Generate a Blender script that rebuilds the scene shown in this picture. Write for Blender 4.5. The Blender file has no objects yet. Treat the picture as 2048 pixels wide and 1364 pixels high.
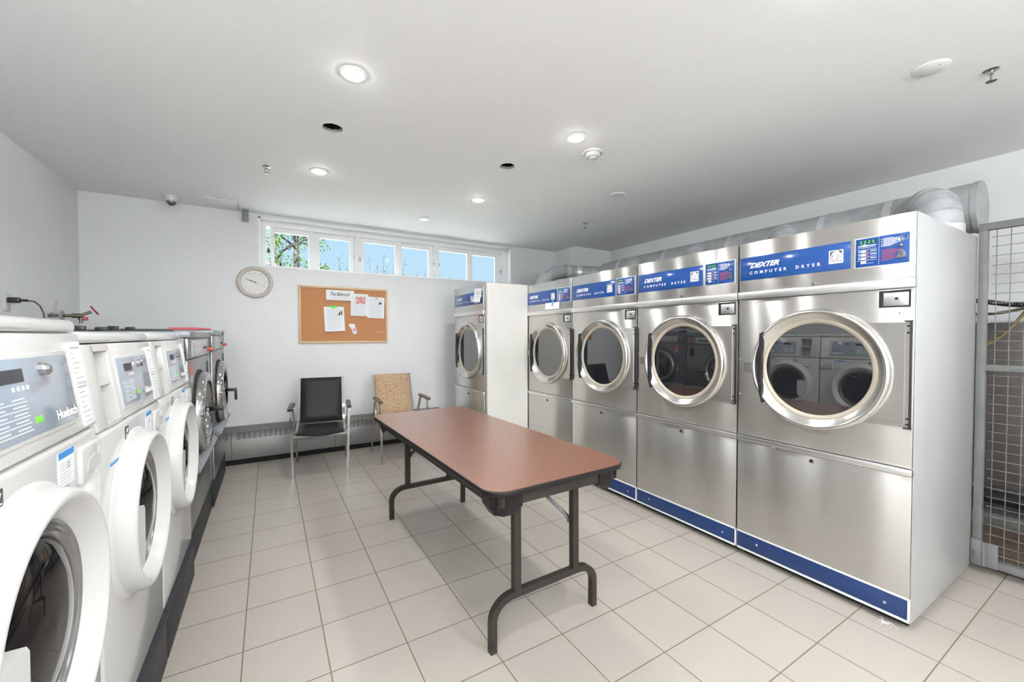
import bpy, bmesh, math, random
from mathutils import Vector, Matrix
random.seed(7)
PI = math.pi
SC = bpy.context.scene
COL = SC.collection

# ---------------------------------------------------------------- camera
YAW, PITCH, ROLL = math.radians(30.825), math.radians(-1.184), math.radians(-0.067)
FPX = 814.48
fw = Vector((math.sin(YAW)*math.cos(PITCH), math.cos(YAW)*math.cos(PITCH), math.sin(PITCH)))
rt0 = Vector((math.cos(YAW), -math.sin(YAW), 0)); up0 = rt0.cross(fw)
rt = rt0*math.cos(ROLL)+up0*math.sin(ROLL); up = -rt0*math.sin(ROLL)+up0*math.cos(ROLL)
cd = bpy.data.cameras.new('camera'); cam = bpy.data.objects.new('camera', cd); COL.objects.link(cam)
cam.matrix_world = Matrix(((rt.x, up.x, -fw.x, 0.109), (rt.y, up.y, -fw.y, -4.171), (rt.z, up.z, -fw.z, 1.3345), (0, 0, 0, 1)))
cd.sensor_width = 36; cd.lens = 36*FPX/2048; cd.shift_y = 5.86/2048; cd.clip_start = 0.02
SC.camera = cam

# ---------------------------------------------------------------- world and exposure
W = bpy.data.worlds.new('sky'); SC.world = W; W.use_nodes = True
nt = W.node_tree; nt.nodes.clear()
out = nt.nodes.new('ShaderNodeOutputWorld'); bg = nt.nodes.new('ShaderNodeBackground')
tc = nt.nodes.new('ShaderNodeTexCoord'); sp = nt.nodes.new('ShaderNodeSeparateXYZ'); cr = nt.nodes.new('ShaderNodeValToRGB')
nt.links.new(tc.outputs['Generated'], sp.inputs[0]); nt.links.new(sp.outputs['Z'], cr.inputs[0])
cr.color_ramp.elements[0].position = 0.0; cr.color_ramp.elements[0].color = (0.58, 0.78, 0.93, 1)
cr.color_ramp.elements[1].position = 0.55; cr.color_ramp.elements[1].color = (0.40, 0.64, 0.92, 1)
nt.links.new(cr.outputs[0], bg.inputs[0]); bg.inputs[1].default_value = 0.84
nt.links.new(bg.outputs[0], out.inputs[0])
SC.view_settings.view_transform = 'Standard'; SC.view_settings.look = 'None'
SC.view_settings.exposure = 0.38; SC.view_settings.gamma = 1.0
SC.view_settings.use_curve_mapping = False
FILL_GLOBE_E = 195.0      # emission of three unseen globes added behind the camera as fill light
LAMP_W = 20.0       # watts of each ceiling downlight
sd = bpy.data.lights.new('sun', 'SUN'); sd.energy = 380.0; sd.angle = 0.01; sd.color = (0.93, 0.97, 1)
so = bpy.data.objects.new('sun', sd); COL.objects.link(so); so.location = (0, -8, 12); so.rotation_euler = (math.radians(38), 0, math.radians(-15))

# ---------------------------------------------------------------- materials
MATS = {}
def mat(name, col, rough=0.5, metal=0.0, spec=0.5, ior=None, emit=None, es=0, noise=None, bump=None, coat=0, aniso=0, trans=0, mottled=None, coatr=0.05):
    if name in MATS: return MATS[name]
    m = bpy.data.materials.new(name); m.use_nodes = True; n = m.node_tree; b = n.nodes['Principled BSDF']
    b.inputs['Base Color'].default_value = (*col, 1); b.inputs['Roughness'].default_value = rough
    b.inputs['Metallic'].default_value = metal; b.inputs['Specular IOR Level'].default_value = spec
    if ior: b.inputs['IOR'].default_value = ior
    if coat: b.inputs['Coat Weight'].default_value = coat; b.inputs['Coat Roughness'].default_value = coatr
    if trans: b.inputs['Transmission Weight'].default_value = trans
    if emit: b.inputs['Emission Color'].default_value = (*emit, 1); b.inputs['Emission Strength'].default_value = es
    if aniso:
        b.inputs['Anisotropic'].default_value = aniso
        t = n.nodes.new('ShaderNodeCombineXYZ'); t.inputs[2].default_value = 1.0      # horizontal brushing spreads highlights upright
        n.links.new(t.outputs[0], b.inputs['Tangent'])
    co = n.nodes.new('ShaderNodeTexCoord')
    if mottled:       # (scale, second colour, contrast lo, hi, stretch xyz)
        sc, c2, lo, hi, st = mottled
        mp = n.nodes.new('ShaderNodeMapping'); mp.inputs['Scale'].default_value = st
        nz = n.nodes.new('ShaderNodeTexNoise'); nz.inputs['Scale'].default_value = sc; nz.inputs['Detail'].default_value = 6
        rp = n.nodes.new('ShaderNodeValToRGB'); rp.color_ramp.elements[0].position = lo; rp.color_ramp.elements[1].position = hi
        rp.color_ramp.elements[0].color = (*col, 1); rp.color_ramp.elements[1].color = (*c2, 1)
        n.links.new(co.outputs['Object'], mp.inputs[0]); n.links.new(mp.outputs[0], nz.inputs[0]); n.links.new(nz.outputs[0], rp.inputs[0])
        n.links.new(rp.outputs[0], b.inputs['Base Color'])
    if bump:          # (scale, strength, stretch)
        mp = n.nodes.new('ShaderNodeMapping'); mp.inputs['Scale'].default_value = bump[2]
        nz = n.nodes.new('ShaderNodeTexNoise'); nz.inputs['Scale'].default_value = bump[0]; nz.inputs['Detail'].default_value = 3
        bp = n.nodes.new('ShaderNodeBump'); bp.inputs['Strength'].default_value = bump[1]; bp.inputs['Distance'].default_value = 0.002
        n.links.new(co.outputs['Object'], mp.inputs[0]); n.links.new(mp.outputs[0], nz.inputs[0]); n.links.new(nz.outputs[0], bp.inputs['Height'])
        n.links.new(bp.outputs[0], b.inputs['Normal'])
    MATS[name] = m
    return m

M = {}
M['wall'] = mat('wall_paint', (0.765, 0.77, 0.775), 0.6, mottled=(1.3, (0.745, 0.75, 0.755), .4, .6, (1, 1, 1)), bump=(120, 0.08, (1, 1, 1)))
M['cream'] = mat('cream_paint', (0.70, 0.69, 0.65), 0.45, mottled=(2.0, (0.66, 0.65, 0.61), .45, .6, (1, 1, 1)))
M['ceil'] = mat('ceiling_paint', (0.89, 0.895, 0.89), 0.7, bump=(90, 0.06, (1, 1, 1)))
M['white'] = mat('white_gloss_paint', (0.92, 0.92, 0.915), 0.3)
M['enamel'] = mat('white_enamel', (0.60, 0.60, 0.59), 0.16, coat=0.3)
M['enamel2'] = mat('white_plastic', (0.62, 0.62, 0.605), 0.22, coat=0.2)
M['steel'] = mat('brushed_steel', (0.66, 0.645, 0.62), 0.30, 1.0, aniso=1.0)
M['steel2'] = mat('satin_trim', (0.80, 0.80, 0.79), 0.32, 1.0)
M['ring'] = mat('polished_ring', (0.68, 0.67, 0.645), 0.2, 1.0)
M['chrome'] = mat('chrome', (0.46, 0.46, 0.46), 0.08, 1.0)
M['gasket'] = mat('beige_gasket', (0.44, 0.385, 0.31), 0.4)
M['darkglass'] = mat('dark_door_glass', (0.012, 0.013, 0.015), 0.012, 0.0, ior=2.5)
M['drumglass'] = mat('washer_door_glass', (0.006, 0.006, 0.007), 0.03, 0.0, ior=1.3, mottled=(5, (0.022, 0.013, 0.011), .45, .7, (1, 1, 1)))
M['black'] = mat('black_plastic', (0.018, 0.018, 0.02), 0.35)
M['blackm'] = mat('black_rubber', (0.012, 0.012, 0.012), 0.6)
M['blue'] = mat('blue_panel', (0.010, 0.060, 0.245), 0.12, coat=0.3)
M['navy'] = mat('navy_base', (0.010, 0.035, 0.13), 0.35, bump=(40, 0.1, (1, 1, 1)))
M['print'] = mat('white_print', (0.85, 0.86, 0.87), 0.4)
M['redprint'] = mat('red_print', (0.38, 0.055, 0.045), 0.4)
M['ink'] = mat('ink', (0.05, 0.05, 0.06), 0.6)
M['greyink'] = mat('grey_ink', (0.42, 0.42, 0.44), 0.6)
M['led'] = mat('green_digits', (0.02, 0.2, 0.1), 0.4, emit=(0.45, 1.0, 0.8), es=0.55)
M['ledback'] = mat('green_window', (0.0, 0.035, 0.03), 0.3)
M['side'] = mat('grey_side_paint', (0.39, 0.395, 0.395), 0.38, coat=0.22, coatr=.12, mottled=(1.2, (0.355, 0.36, 0.365), .45, .65, (1, 1, .4)))
M['galv'] = mat('galvanised_duct', (0.40, 0.41, 0.415), 0.5, 0.15, mottled=(14, (0.33, 0.34, 0.35), .4, .65, (1, 1, 1)))
M['galv2'] = mat('duct_tape_foil', (0.62, 0.62, 0.62), 0.3, 0.4, bump=(60, 0.6, (1, 1, 1)))
M['heat'] = mat('heater_metal', (0.20, 0.195, 0.185), 0.38, 0.4, mottled=(3, (0.17, 0.165, 0.16), .4, .6, (1, 1, 1)))
M['cage'] = mat('cage_grey_paint', (0.17, 0.17, 0.17), 0.5, spec=.3, mottled=(9, (0.14, 0.14, 0.14), .4, .65, (1, 1, 1)))
M['bronze'] = mat('brown_steel', (0.024, 0.019, 0.016), 0.42, 0.0, spec=.35, mottled=(60, (0.032, 0.026, 0.022), .5, .7, (1, 1, 1)))
M['edge'] = mat('dark_table_edge', (0.009, 0.008, 0.008), 0.4, spec=.3)
M['leather'] = mat('black_vinyl', (0.016, 0.016, 0.018), 0.42, spec=.22, bump=(220, 0.25, (1, 1, 1)))
M['tweed'] = mat('tan_tweed', (0.47, 0.33, 0.205), 0.9, mottled=(120, (0.17, 0.10, 0.055), .53, .63, (1, 1, 1)), bump=(200, 0.8, (1, 1, 1)))
M['tweedseat'] = mat('cream_seat_cloth', (0.74, 0.68, 0.60), 0.8)
M['wood'] = mat('light_oak', (0.60, 0.42, 0.24), 0.5, mottled=(10, (0.66, 0.49, 0.30), .4, .7, (1, 1, 8)))
M['armwood'] = mat('armrest_wood', (0.10, 0.06, 0.035), 0.3)
M['cork'] = mat('cork', (0.50, 0.235, 0.105), 0.9, mottled=(150, (0.40, 0.18, 0.08), .45, .65, (1, 1, 1)), bump=(160, 0.4, (1, 1, 1)))
M['paper'] = mat('paper', (0.80, 0.81, 0.83), 0.7)
M['greentape'] = mat('green_tape', (0.09, 0.62, 0.06), 0.5)
M['greentag'] = mat('green_sticker', (0.20, 0.75, 0.05), 0.5)
M['bluetape'] = mat('blue_tape', (0.12, 0.36, 0.75), 0.5)
M['bluepr'] = mat('blue_print', (0.05, 0.25, 0.62), 0.4)
M['orange'] = mat('orange_sticker', (0.75, 0.13, 0.06), 0.5)
M['red'] = mat('red_metal', (0.32, 0.03, 0.045), 0.4)
M['pink'] = mat('pink_grip', (0.62, 0.11, 0.14), 0.45)
M['brass'] = mat('aged_brass', (0.22, 0.20, 0.16), 0.4, 0.9)
M['panel'] = mat('grey_control_film', (0.33, 0.385, 0.46), 0.14, coat=0.5)
M['clockrim'] = mat('pale_clock_rim', (0.56, 0.50, 0.445), 0.35, mottled=(30, (0.62, 0.57, 0.52), .4, .6, (1, 1, 1)))
M['face'] = mat('clock_face', (0.72, 0.72, 0.70), 0.5)
M['steeld'] = mat('washer_grey_steel', (0.28, 0.285, 0.295), 0.3, 0.85, bump=(3.0, 0.05, (60, 60, 900)))
M['greyp'] = mat('grey_enamel', (0.20, 0.215, 0.23), 0.28, 0.2)
M['greydk'] = mat('charcoal_enamel', (0.026, 0.028, 0.031), 0.5, spec=.2, bump=(200, .1, (1, 1, 1)))
M['lens'] = mat('lamp_lens', (0.9, 0.9, 0.88), 0.4, emit=(1, 0.985, 0.95), es=80)
M['bark'] = mat('bark', (0.0045, 0.0042, 0.004), 0.9, spec=.01, mottled=(12, (0.003, 0.0027, 0.0025), .4, .6, (1, 1, .2)))
M['leaf'] = mat('leaf_green', (0.0045, 0.009, 0.002), 0.8, spec=.01, mottled=(3, (0.010, 0.0085, 0.0025), .5, .7, (1, 1, 1)))
M['leaf2'] = mat('bush_green', (0.0045, 0.0075, 0.004), 0.8, spec=.01, mottled=(5, (0.007, 0.010, 0.005), .5, .7, (1, 1, 1)))
M['bounce_paving'] = mat('pale_bounce_paving', (0.55, 0.54, 0.50), 0.9, mottled=(3, (0.48, 0.47, 0.44), .4, .6, (1, 1, 1)))  # unseen ground outside, made pale to bounce sunlight up onto the ceiling
M['yellow'] = mat('tan_rubber', (0.17, 0.125, 0.05), 0.45)
M['plat'] = mat('worn_boards', (0.13, 0.09, 0.06), 0.55, mottled=(4, (0.07, 0.05, 0.035), .4, .65, (9, 1, 1)))
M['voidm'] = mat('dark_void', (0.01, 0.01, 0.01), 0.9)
M['plaster'] = mat('raw_plaster', (0.42, 0.41, 0.40), 0.9, bump=(60, 0.9, (1, 1, 1)))
M['trim'] = mat('satin_white_metal', (0.80, 0.80, 0.79), 0.35)

def tabletop_material():
    m = mat('table_laminate', (0.215, 0.078, 0.042), rough=0.30, coatr=.22, coat=0.6, spec=0.7, mottled=(14, (0.165, 0.06, 0.033), .35, .7, (22, 1, 1)), bump=(300, 0.1, (1, 1, 1)))
    return m
def floor_material():
    m = bpy.data.materials.new('floor_tiles'); m.use_nodes = True; n = m.node_tree; b = n.nodes['Principled BSDF']
    L = n.links.new
    g = n.nodes.new('ShaderNodeNewGeometry'); s = n.nodes.new('ShaderNodeSeparateXYZ'); L(g.outputs['Position'], s.inputs[0])
    def mth(op, a, bb=None):
        x = n.nodes.new('ShaderNodeMath'); x.operation = op
        for i, v in enumerate((a, bb)):
            if v is None: continue
            if isinstance(v, (int, float)): x.inputs[i].default_value = v
            else: L(v, x.inputs[i])
        return x.outputs[0]
    T = 0.305
    ms = []; cells = []
    for ax in ('X', 'Y'):
        q = mth('DIVIDE', s.outputs[ax], T)
        cells.append(mth('FLOOR', q))
        f = mth('FRACT', mth('ADD', q, 0.5)); d = mth('ABSOLUTE', mth('SUBTRACT', f, 0.5))
        ms.append(mth('LESS_THAN', d, 0.0024/T))
    grout = mth('MAXIMUM', ms[0], ms[1])
    cx = n.nodes.new('ShaderNodeCombineXYZ'); L(cells[0], cx.inputs[0]); L(cells[1], cx.inputs[1])
    wn = n.nodes.new('ShaderNodeTexWhiteNoise'); L(cx.outputs[0], wn.inputs[0])
    nz = n.nodes.new('ShaderNodeTexNoise'); nz.inputs['Scale'].default_value = 260; L(g.outputs['Position'], nz.inputs[0])
    nz2 = n.nodes.new('ShaderNodeTexNoise'); nz2.inputs['Scale'].default_value = 2.5; L(g.outputs['Position'], nz2.inputs[0])
    v = mth('ADD', mth('MULTIPLY', wn.outputs[0], 0.05), mth('ADD', mth('MULTIPLY', nz.outputs[0], 0.22), mth('MULTIPLY', nz2.outputs[0], 0.06)))
    v = mth('ADD', v, 0.835)
    vm = n.nodes.new('ShaderNodeVectorMath'); vm.operation = 'SCALE'; vm.inputs[0].default_value = (0.41, 0.375, 0.33); L(v, vm.inputs['Scale'])
    mx = n.nodes.new('ShaderNodeMix'); mx.data_type = 'RGBA'; L(grout, mx.inputs['Factor']); L(vm.outputs[0], mx.inputs['A']); mx.inputs['B'].default_value = (0.17, 0.135, 0.10, 1)
    L(mx.outputs['Result'], b.inputs['Base Color'])
    rr = n.nodes.new('ShaderNodeMapRange'); L(grout, rr.inputs[0]); rr.inputs['To Min'].default_value = 0.33; rr.inputs['To Max'].default_value = 0.9
    L(rr.outputs[0], b.inputs['Roughness'])
    bp = n.nodes.new('ShaderNodeBump'); bp.inputs['Distance'].default_value = 0.0015; bp.inputs['Strength'].default_value = 0.5; bp.invert = True
    L(grout, bp.inputs['Height']); L(bp.outputs[0], b.inputs['Normal'])
    return m
def glass_material():
    m = bpy.data.materials.new('window_glass'); m.use_nodes = True; n = m.node_tree; n.nodes.clear()
    o = n.nodes.new('ShaderNodeOutputMaterial'); t = n.nodes.new('ShaderNodeBsdfTransparent'); g = n.nodes.new('ShaderNodeBsdfGlossy'); x = n.nodes.new('ShaderNodeMixShader')
    t.inputs[0].default_value = (0.96, 0.985, 0.98, 1); g.inputs['Roughness'].default_value = 0.01; x.inputs[0].default_value = 0.002
    n.links.new(t.outputs[0], x.inputs[1]); n.links.new(g.outputs[0], x.inputs[2]); n.links.new(x.outputs[0], o.inputs[0])
    return m
M['glass'] = glass_material()

# ---------------------------------------------------------------- mesh helpers
def ortho(d):
    d = d.normalized(); a = Vector((0, 0, 1)) if abs(d.z) < 0.9 else Vector((1, 0, 0))
    u = d.cross(a).normalized(); return u, d.cross(u).normalized()
class MB:
    def __init__(s): s.bm = bmesh.new()
    def box(s, x0, x1, y0, y1, z0, z1, bev=0, seg=2):
        r = bmesh.ops.create_cube(s.bm, size=1)
        for v in r['verts']: v.co = Vector(((x0+x1)/2+v.co.x*(x1-x0), (y0+y1)/2+v.co.y*(y1-y0), (z0+z1)/2+v.co.z*(z1-z0)))
        if bev: bmesh.ops.bevel(s.bm, geom=list({e for v in r['verts'] for e in v.link_edges}), offset=bev, segments=seg, affect='EDGES', profile=0.5, clamp_overlap=True)
        return s
    def ring(s, pts): return [s.bm.verts.new(p) for p in pts]
    def skin(s, rings, closed=True, cap0=True, cap1=True):
        for a, b in zip(rings, rings[1:]):
            k = len(a)
            for i in range(k if closed else k-1):
                j = (i+1) % k
                try: s.bm.faces.new((a[i], a[j], b[j], b[i]))
                except ValueError: pass
        if cap0 and closed: s.bm.faces.new(list(reversed(rings[0])))
        if cap1 and closed: s.bm.faces.new(rings[-1])
        return s
    def cyl(s, p0, p1, r0, r1=None, n=20, cap=True):
        p0, p1 = Vector(p0), Vector(p1); r1 = r0 if r1 is None else r1; u, v = ortho(p1-p0)
        R = [s.ring([p+(u*math.cos(2*PI*i/n)+v*math.sin(2*PI*i/n))*r for i in range(n)]) for p, r in ((p0, r0), (p1, r1))]
        return s.skin(R, True, cap, cap)
    def tube(s, pts, r, n=10, w=None, h=None, cap=True, radii=None, up=None):
        pts = [Vector(p) for p in pts]; R = []; pu = None
        for i, p in enumerate(pts):
            a = pts[i]-pts[i-1] if i else pts[1]-pts[0]; b = pts[i+1]-pts[i] if i < len(pts)-1 else a
            d = (a.normalized()+b.normalized()).normalized()
            if up is not None: u = d.cross(Vector(up)).normalized()
            elif pu is None: u, _ = ortho(d)
            else: u = (pu-d*pu.dot(d)).normalized()
            pu = u; v = d.cross(u).normalized(); c = max(0.35, d.dot(a.normalized())); k = 1/c
            if w:
                R.append(s.ring([p+u*(x*w/2)+v*(y*h/2) for x, y in ((-1, -1), (1, -1), (1, 1), (-1, 1))]))
            else:
                rr = radii[i] if radii else r
                R.append(s.ring([p+(u*math.cos(2*PI*j/n)+v*math.sin(2*PI*j/n))*rr for j in range(n)]))
        return s.skin(R, True, cap, cap)
    def lathe(s, prof, c, axis='y', n=64, full=True):
        c = Vector(c); R = []
        for r, h in prof:
            ring = []
            for i in range(n):
                a = 2*PI*i/n; x, y = r*math.cos(a), r*math.sin(a)
                p = {'y': (x, h, y), 'z': (x, y, h), 'x': (h, x, y)}[axis]
                ring.append(c+Vector(p))
            R.append(s.ring(ring))
        s.skin(R, True, prof[0][0] > 1e-5 and full == 'caps', prof[-1][0] > 1e-5 and full == 'caps')
        return s
    def prism(s, pts, fn, d0, d1):        # pts 2-D outline, fn(a,b,d)->3-D
        A = s.ring([fn(a, b, d0) for a, b in pts]); B = s.ring([fn(a, b, d1) for a, b in pts])
        return s.skin([A, B])
    def quad(s, *p): s.bm.faces.new([s.bm.verts.new(Vector(q)) for q in p]); return s
    def text(s, body, x0, x1, z0, z1, y, shear=0, space=1.0, bold=0.0, fn=None):
        cu = bpy.data.curves.new('t', 'FONT'); cu.body = body; cu.size = 1; cu.shear = shear; cu.space_character = space; cu.offset = bold; cu.resolution_u = 2
        o = bpy.data.objects.new('t', cu); COL.objects.link(o); bpy.context.view_layer.update()
        me = bpy.data.meshes.new_from_object(o.evaluated_get(bpy.context.evaluated_depsgraph_get()))
        bpy.data.objects.remove(o); bpy.data.curves.remove(cu)
        xs = [v.co.x for v in me.vertices]; ys = [v.co.y for v in me.vertices]
        ax, bx, ay, by = min(xs), max(xs), min(ys), max(ys)
        for v in me.vertices:
            v.co = Vector((x0+(v.co.x-ax)/(bx-ax)*(x1-x0), y, z0+(v.co.y-ay)/(by-ay)*(z1-z0)))
        s.bm.from_mesh(me); bpy.data.meshes.remove(me); return s
    def build(s, name, m, parent=None, smooth=40, fn=None, fixn=True, loc=None):
        if fn:
            for v in s.bm.verts: v.co = Vector(fn(v.co))
        if fixn: bmesh.ops.recalc_face_normals(s.bm, faces=s.bm.faces[:])
        if smooth:
            for f in s.bm.faces: f.smooth = True
            for e in s.bm.edges:
                if len(e.link_faces) == 2 and e.calc_face_angle(0) > math.radians(smooth): e.smooth = False
        me = bpy.data.meshes.new(name); s.bm.to_mesh(me); s.bm.free()
        for mm in (m if isinstance(m, (list, tuple)) else [m]): me.materials.append(mm)
        o = bpy.data.objects.new(name, me); COL.objects.link(o)
        if parent: o.parent = parent
        if loc: o.location = loc
        return o
def tag(o, label, cat, group=None, kind=None):
    o['label'] = label; o['category'] = cat
    if group: o['group'] = group
    if kind: o['kind'] = kind
    return o
def thing(name, label, cat, loc=(0, 0, 0), rz=0, group=None):
    o = bpy.data.objects.new(name, None); COL.objects.link(o); o.location = loc; o.rotation_euler = (0, 0, rz); o.empty_display_size = 0.1
    return tag(o, label, cat, group)
def struct(o): o['kind'] = 'structure'; return o
def copy_tree(o, parent=None):
    c = o.copy(); COL.objects.link(c); c.parent = parent
    for ch in [x for x in o.children]: copy_tree(ch, c)
    return c
def lab(o, t): o['label'] = t; return o

# ================================================================ THE ROOM
CZ = 2.64; XL = -1.35; XR = 4.68; YB = 0.98; YF = -7.2
struct(MB().box(XL-.1, XR+.1, YF-.1, YB+.3, -.1, 0).build('floor', floor_material(), smooth=0))
struct(MB().box(XL-.12, XL, YF, YB+.3, 0, CZ).build('wall_left', M['wall'], smooth=0))
struct(MB().box(XR, XR+.12, YF, YB+.3, 0, CZ).build('wall_right', M['wall'], smooth=0))
struct(MB().box(XL-.12, XR+.12, YF-.12, YF, 0, CZ).build('wall_front', M['wall'], smooth=0))
WX0, WX1, WZ0, WZ1 = .028, 3.168, 2.09, 2.612
b = MB()
b.box(XL, WX0, YB, YB+.28, 0, CZ); b.box(WX1, XR, YB, YB+.28, 0, CZ)
b.box(WX0, WX1, YB, YB+.28, 0, WZ0); b.box(WX0, WX1, YB, YB+.28, WZ1, CZ)
struct(b.build('wall_back', M['wall'], smooth=0))
struct(MB().box(3.97, XR, .50, YB, 0, CZ).build('wall_corner', M['wall'], smooth=0))
struct(MB().box(2.055, 2.553, -.412, -.392, 0.0, 1.885).build('wall_partition', M['cream'], smooth=0))

# ceiling with two ragged holes
HOLES = [((.467, -1.37), .060), ((1.705, -1.43), .058)]
bm = bmesh.new(); edges = []
def loop(pts, z):
    vs = [bm.verts.new((x, y, z)) for x, y in pts]; es = [bm.edges.new((vs[i], vs[(i+1) % len(vs)])) for i in range(len(vs))]
    return vs, es
vs, es = loop([(XL-.1, YF-.1), (XR+.1, YF-.1), (XR+.1, YB+.3), (XL-.1, YB+.3)], CZ); edges += es
rag = []
for (hx, hy), r in HOLES:
    pts = [(hx+r*(1+random.uniform(-.07, .05))*math.cos(2*PI*i/26), hy+r*(1+random.uniform(-.07, .05))*math.sin(2*PI*i/26)) for i in range(26)]
    rag.append(pts); vs, es = loop(pts, CZ); edges += es
bmesh.ops.triangle_fill(bm, use_beauty=True, use_dissolve=False, edges=edges)
for f in bm.faces:
    f.normal_update()
    if f.normal.z > 0: f.normal_flip()
me = bpy.data.meshes.new('ceiling'); bm.to_mesh(me); bm.free(); me.materials.append(M['ceil'])
o = bpy.data.objects.new('ceiling', me); COL.objects.link(o); struct(o)
for i, (pts, ((hx, hy), r)) in enumerate(zip(rag, HOLES)):
    h = thing('ceiling_hole', ['ragged dark hole cut in the white ceiling, nearer one beside the sprinkler', 'ragged dark hole cut in the white ceiling, smaller one left of the smoke detector'][i], 'hole', (0, 0, 0), 0, 'open holes in the ceiling')
    b = MB(); A = b.ring([Vector((x, y, CZ)) for x, y in pts])
    B2 = b.ring([Vector((hx+(x-hx)*1.02, hy+(y-hy)*1.02, CZ+.022)) for x, y in pts]); b.skin([A, B2], True, False, False)
    b.build('plaster_edge', M['plaster'], h, smooth=0)
    b = MB(); A = b.ring([Vector((hx+(x-hx)*1.02, hy+(y-hy)*1.02, CZ+.022)) for x, y in pts]); B2 = b.ring([Vector((hx+(x-hx)*1.5, hy+(y-hy)*1.5, CZ+.03)) for x, y in pts])
    C3 = b.ring([Vector((hx+(x-hx)*1.5, hy+(y-hy)*1.5, CZ+.16)) for x, y in pts]); b.skin([A, B2, C3], True, False, True)
    b.build('cavity', M['voidm'], h, smooth=0)

# windows: three sliding pairs in one long opening
PAIRS = [(.075, .535, 1.045, [(.174, .514), (.635, .966)]), (1.055, 1.545, 2.05, [(1.129, 1.51), (1.606, 1.963)]), (2.06, 2.55, 3.085, [(2.103, 2.519), (2.596, 2.983)])]
FY = 1.10
for k, (xa, xm, xb, panes) in enumerate(PAIRS):
    w = bpy.data.objects.new('window_%d' % (k+1), None); COL.objects.link(w); struct(w); w.location = (0, 0, 0)
    zb, zt = WZ0, WZ1-.04
    b = MB(); b.box(xa-.05 if k == 0 else xa-.005, xb+.005 if k < 2 else xb+.08, FY-.01, FY+.10, zt-.03, WZ1, .002)
    b.box(xa-.05 if k == 0 else xa-.005, xb+.005 if k < 2 else xb+.08, FY-.01, FY+.10, WZ0, zb+.012, .002)
    b.box(xa-.05 if k == 0 else xa-.0045, xa+.022, FY-.0105, FY+.0995, zb+.0125, zt-.0305, .002); b.box(xb-.02, xb+.0045 if k < 2 else xb+.08, FY-.0105, FY+.0995, zb+.0125, zt-.0305, .002)
    b.build('window_frame', M['white'], w)
    for j, (p0, p1) in enumerate(panes):
        y0 = FY+(.0 if j == 0 else .035); s0 = xa+.022 if j == 0 else xm-.02; s1 = xm+.045 if j == 0 else xb-.02
        if k == 0 and j == 0: s0 = .135
        b = MB(); zb2, zt2 = WZ0+.012, WZ1-.072
        pz0, pz1 = 2.118 if j == 0 else 2.105, 2.484
        b.box(s0, p0, y0, y0+.03, zb2, zt2, .003); b.box(p1, s1, y0, y0+.03, zb2, zt2, .003); b.box(p0, p1, y0, y0+.03, zb2, pz0, .003); b.box(p0, p1, y0, y0+.03, pz1, zt2, .003)
        sash = b.build('sash', M['white'], w)
        MB().box(p0-.004, p1+.004, y0+.013, y0+.017, pz0-.004, pz1+.004).build('pane', M['glass'], sash, smooth=0)
    b = MB(); lx = {0: .115, 1: 1.075, 2: 3.045}[k]
    b.box(lx-.012, lx+.012, FY-.03, FY-.008, 2.255, 2.285, .004); b.cyl((lx, FY-.035, 2.235), (lx, FY-.035, 2.305), .006, n=10)
    b.build('latch', M['black'] if k == 0 else M['chrome'], w)
    b = MB(); lx = {0: 1.01, 1: 2.02, 2: 2.10}[k]; b.box(lx-.006, lx+.006, FY-.025, FY-.008, 2.27, 2.31, .003); b.build('catch', M['chrome'], w)
b = MB()      # glossy white reveal lining
b.box(WX0-.004, WX0+.018, YB-.004, FY, WZ0, WZ1, .002); b.box(WX1-.018, WX1+.004, YB-.004, FY, WZ0, WZ1, .002)
b.box(WX0-.004, WX1+.004, YB-.004, FY, WZ1-.018, WZ1+.004, .002); b.box(WX0-.004, WX1+.004, YB-.006, FY, WZ0-.012, WZ0+.008, .002)
struct(b.build('trim_1', M['white']))

# ================================================================ CEILING FITTINGS
def downlight(x, y, label):
    t = thing('ceiling_light', label, 'light', (x, y, CZ), 0, 'recessed ceiling downlights')
    MB().lathe([(.050, -.001), (.051, -.008), (.062, -.006), (.066, -.0005)], (0, 0, 0), 'z', 40).build('trim_ring', M['trim'], t)
    MB().lathe([(.0001, -.018), (.020, -.0175), (.038, -.014), (.050, -.007)], (0, 0, 0), 'z', 32).build('lens', M['lens'], t)
    ld = bpy.data.lights.new('bulb', 'SPOT'); ld.energy = LAMP_W; ld.spot_size = math.radians(172); ld.spot_blend = .6; ld.shadow_soft_size = .03; ld.color = (.955, .98, 1)
    lo = bpy.data.objects.new('bulb', ld); COL.objects.link(lo); lo.parent = t; lo.location = (0, 0, -.032)
    return t
downlight(.485, -2.00, 'glowing round ceiling downlight, largest and nearest, upper left of the frame')
downlight(1.864, -2.055, 'glowing round ceiling downlight beside the smoke detector')
downlight(.465, -.592, 'glowing round ceiling downlight between the hole and the security camera')
downlight(1.848, -.624, 'glowing round ceiling downlight above the long table, nearest the windows')
for i, (x, y) in enumerate([(.485, -3.42), (1.86, -3.47), (.485, -4.85), (1.86, -4.85), (.485, -6.25), (1.86, -6.25)]):  # last four are unseen, added as fill light from behind the camera
    downlight(x, y, ['round ceiling downlight overhead in front of the camera', 'round ceiling downlight just above the top of the frame', 'added fill downlight, unseen overhead behind the camera, left', 'added fill downlight, unseen overhead behind the camera, middle', 'added fill downlight, unseen by the rear wall, left', 'added fill downlight, unseen by the rear wall, right'][i])

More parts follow.
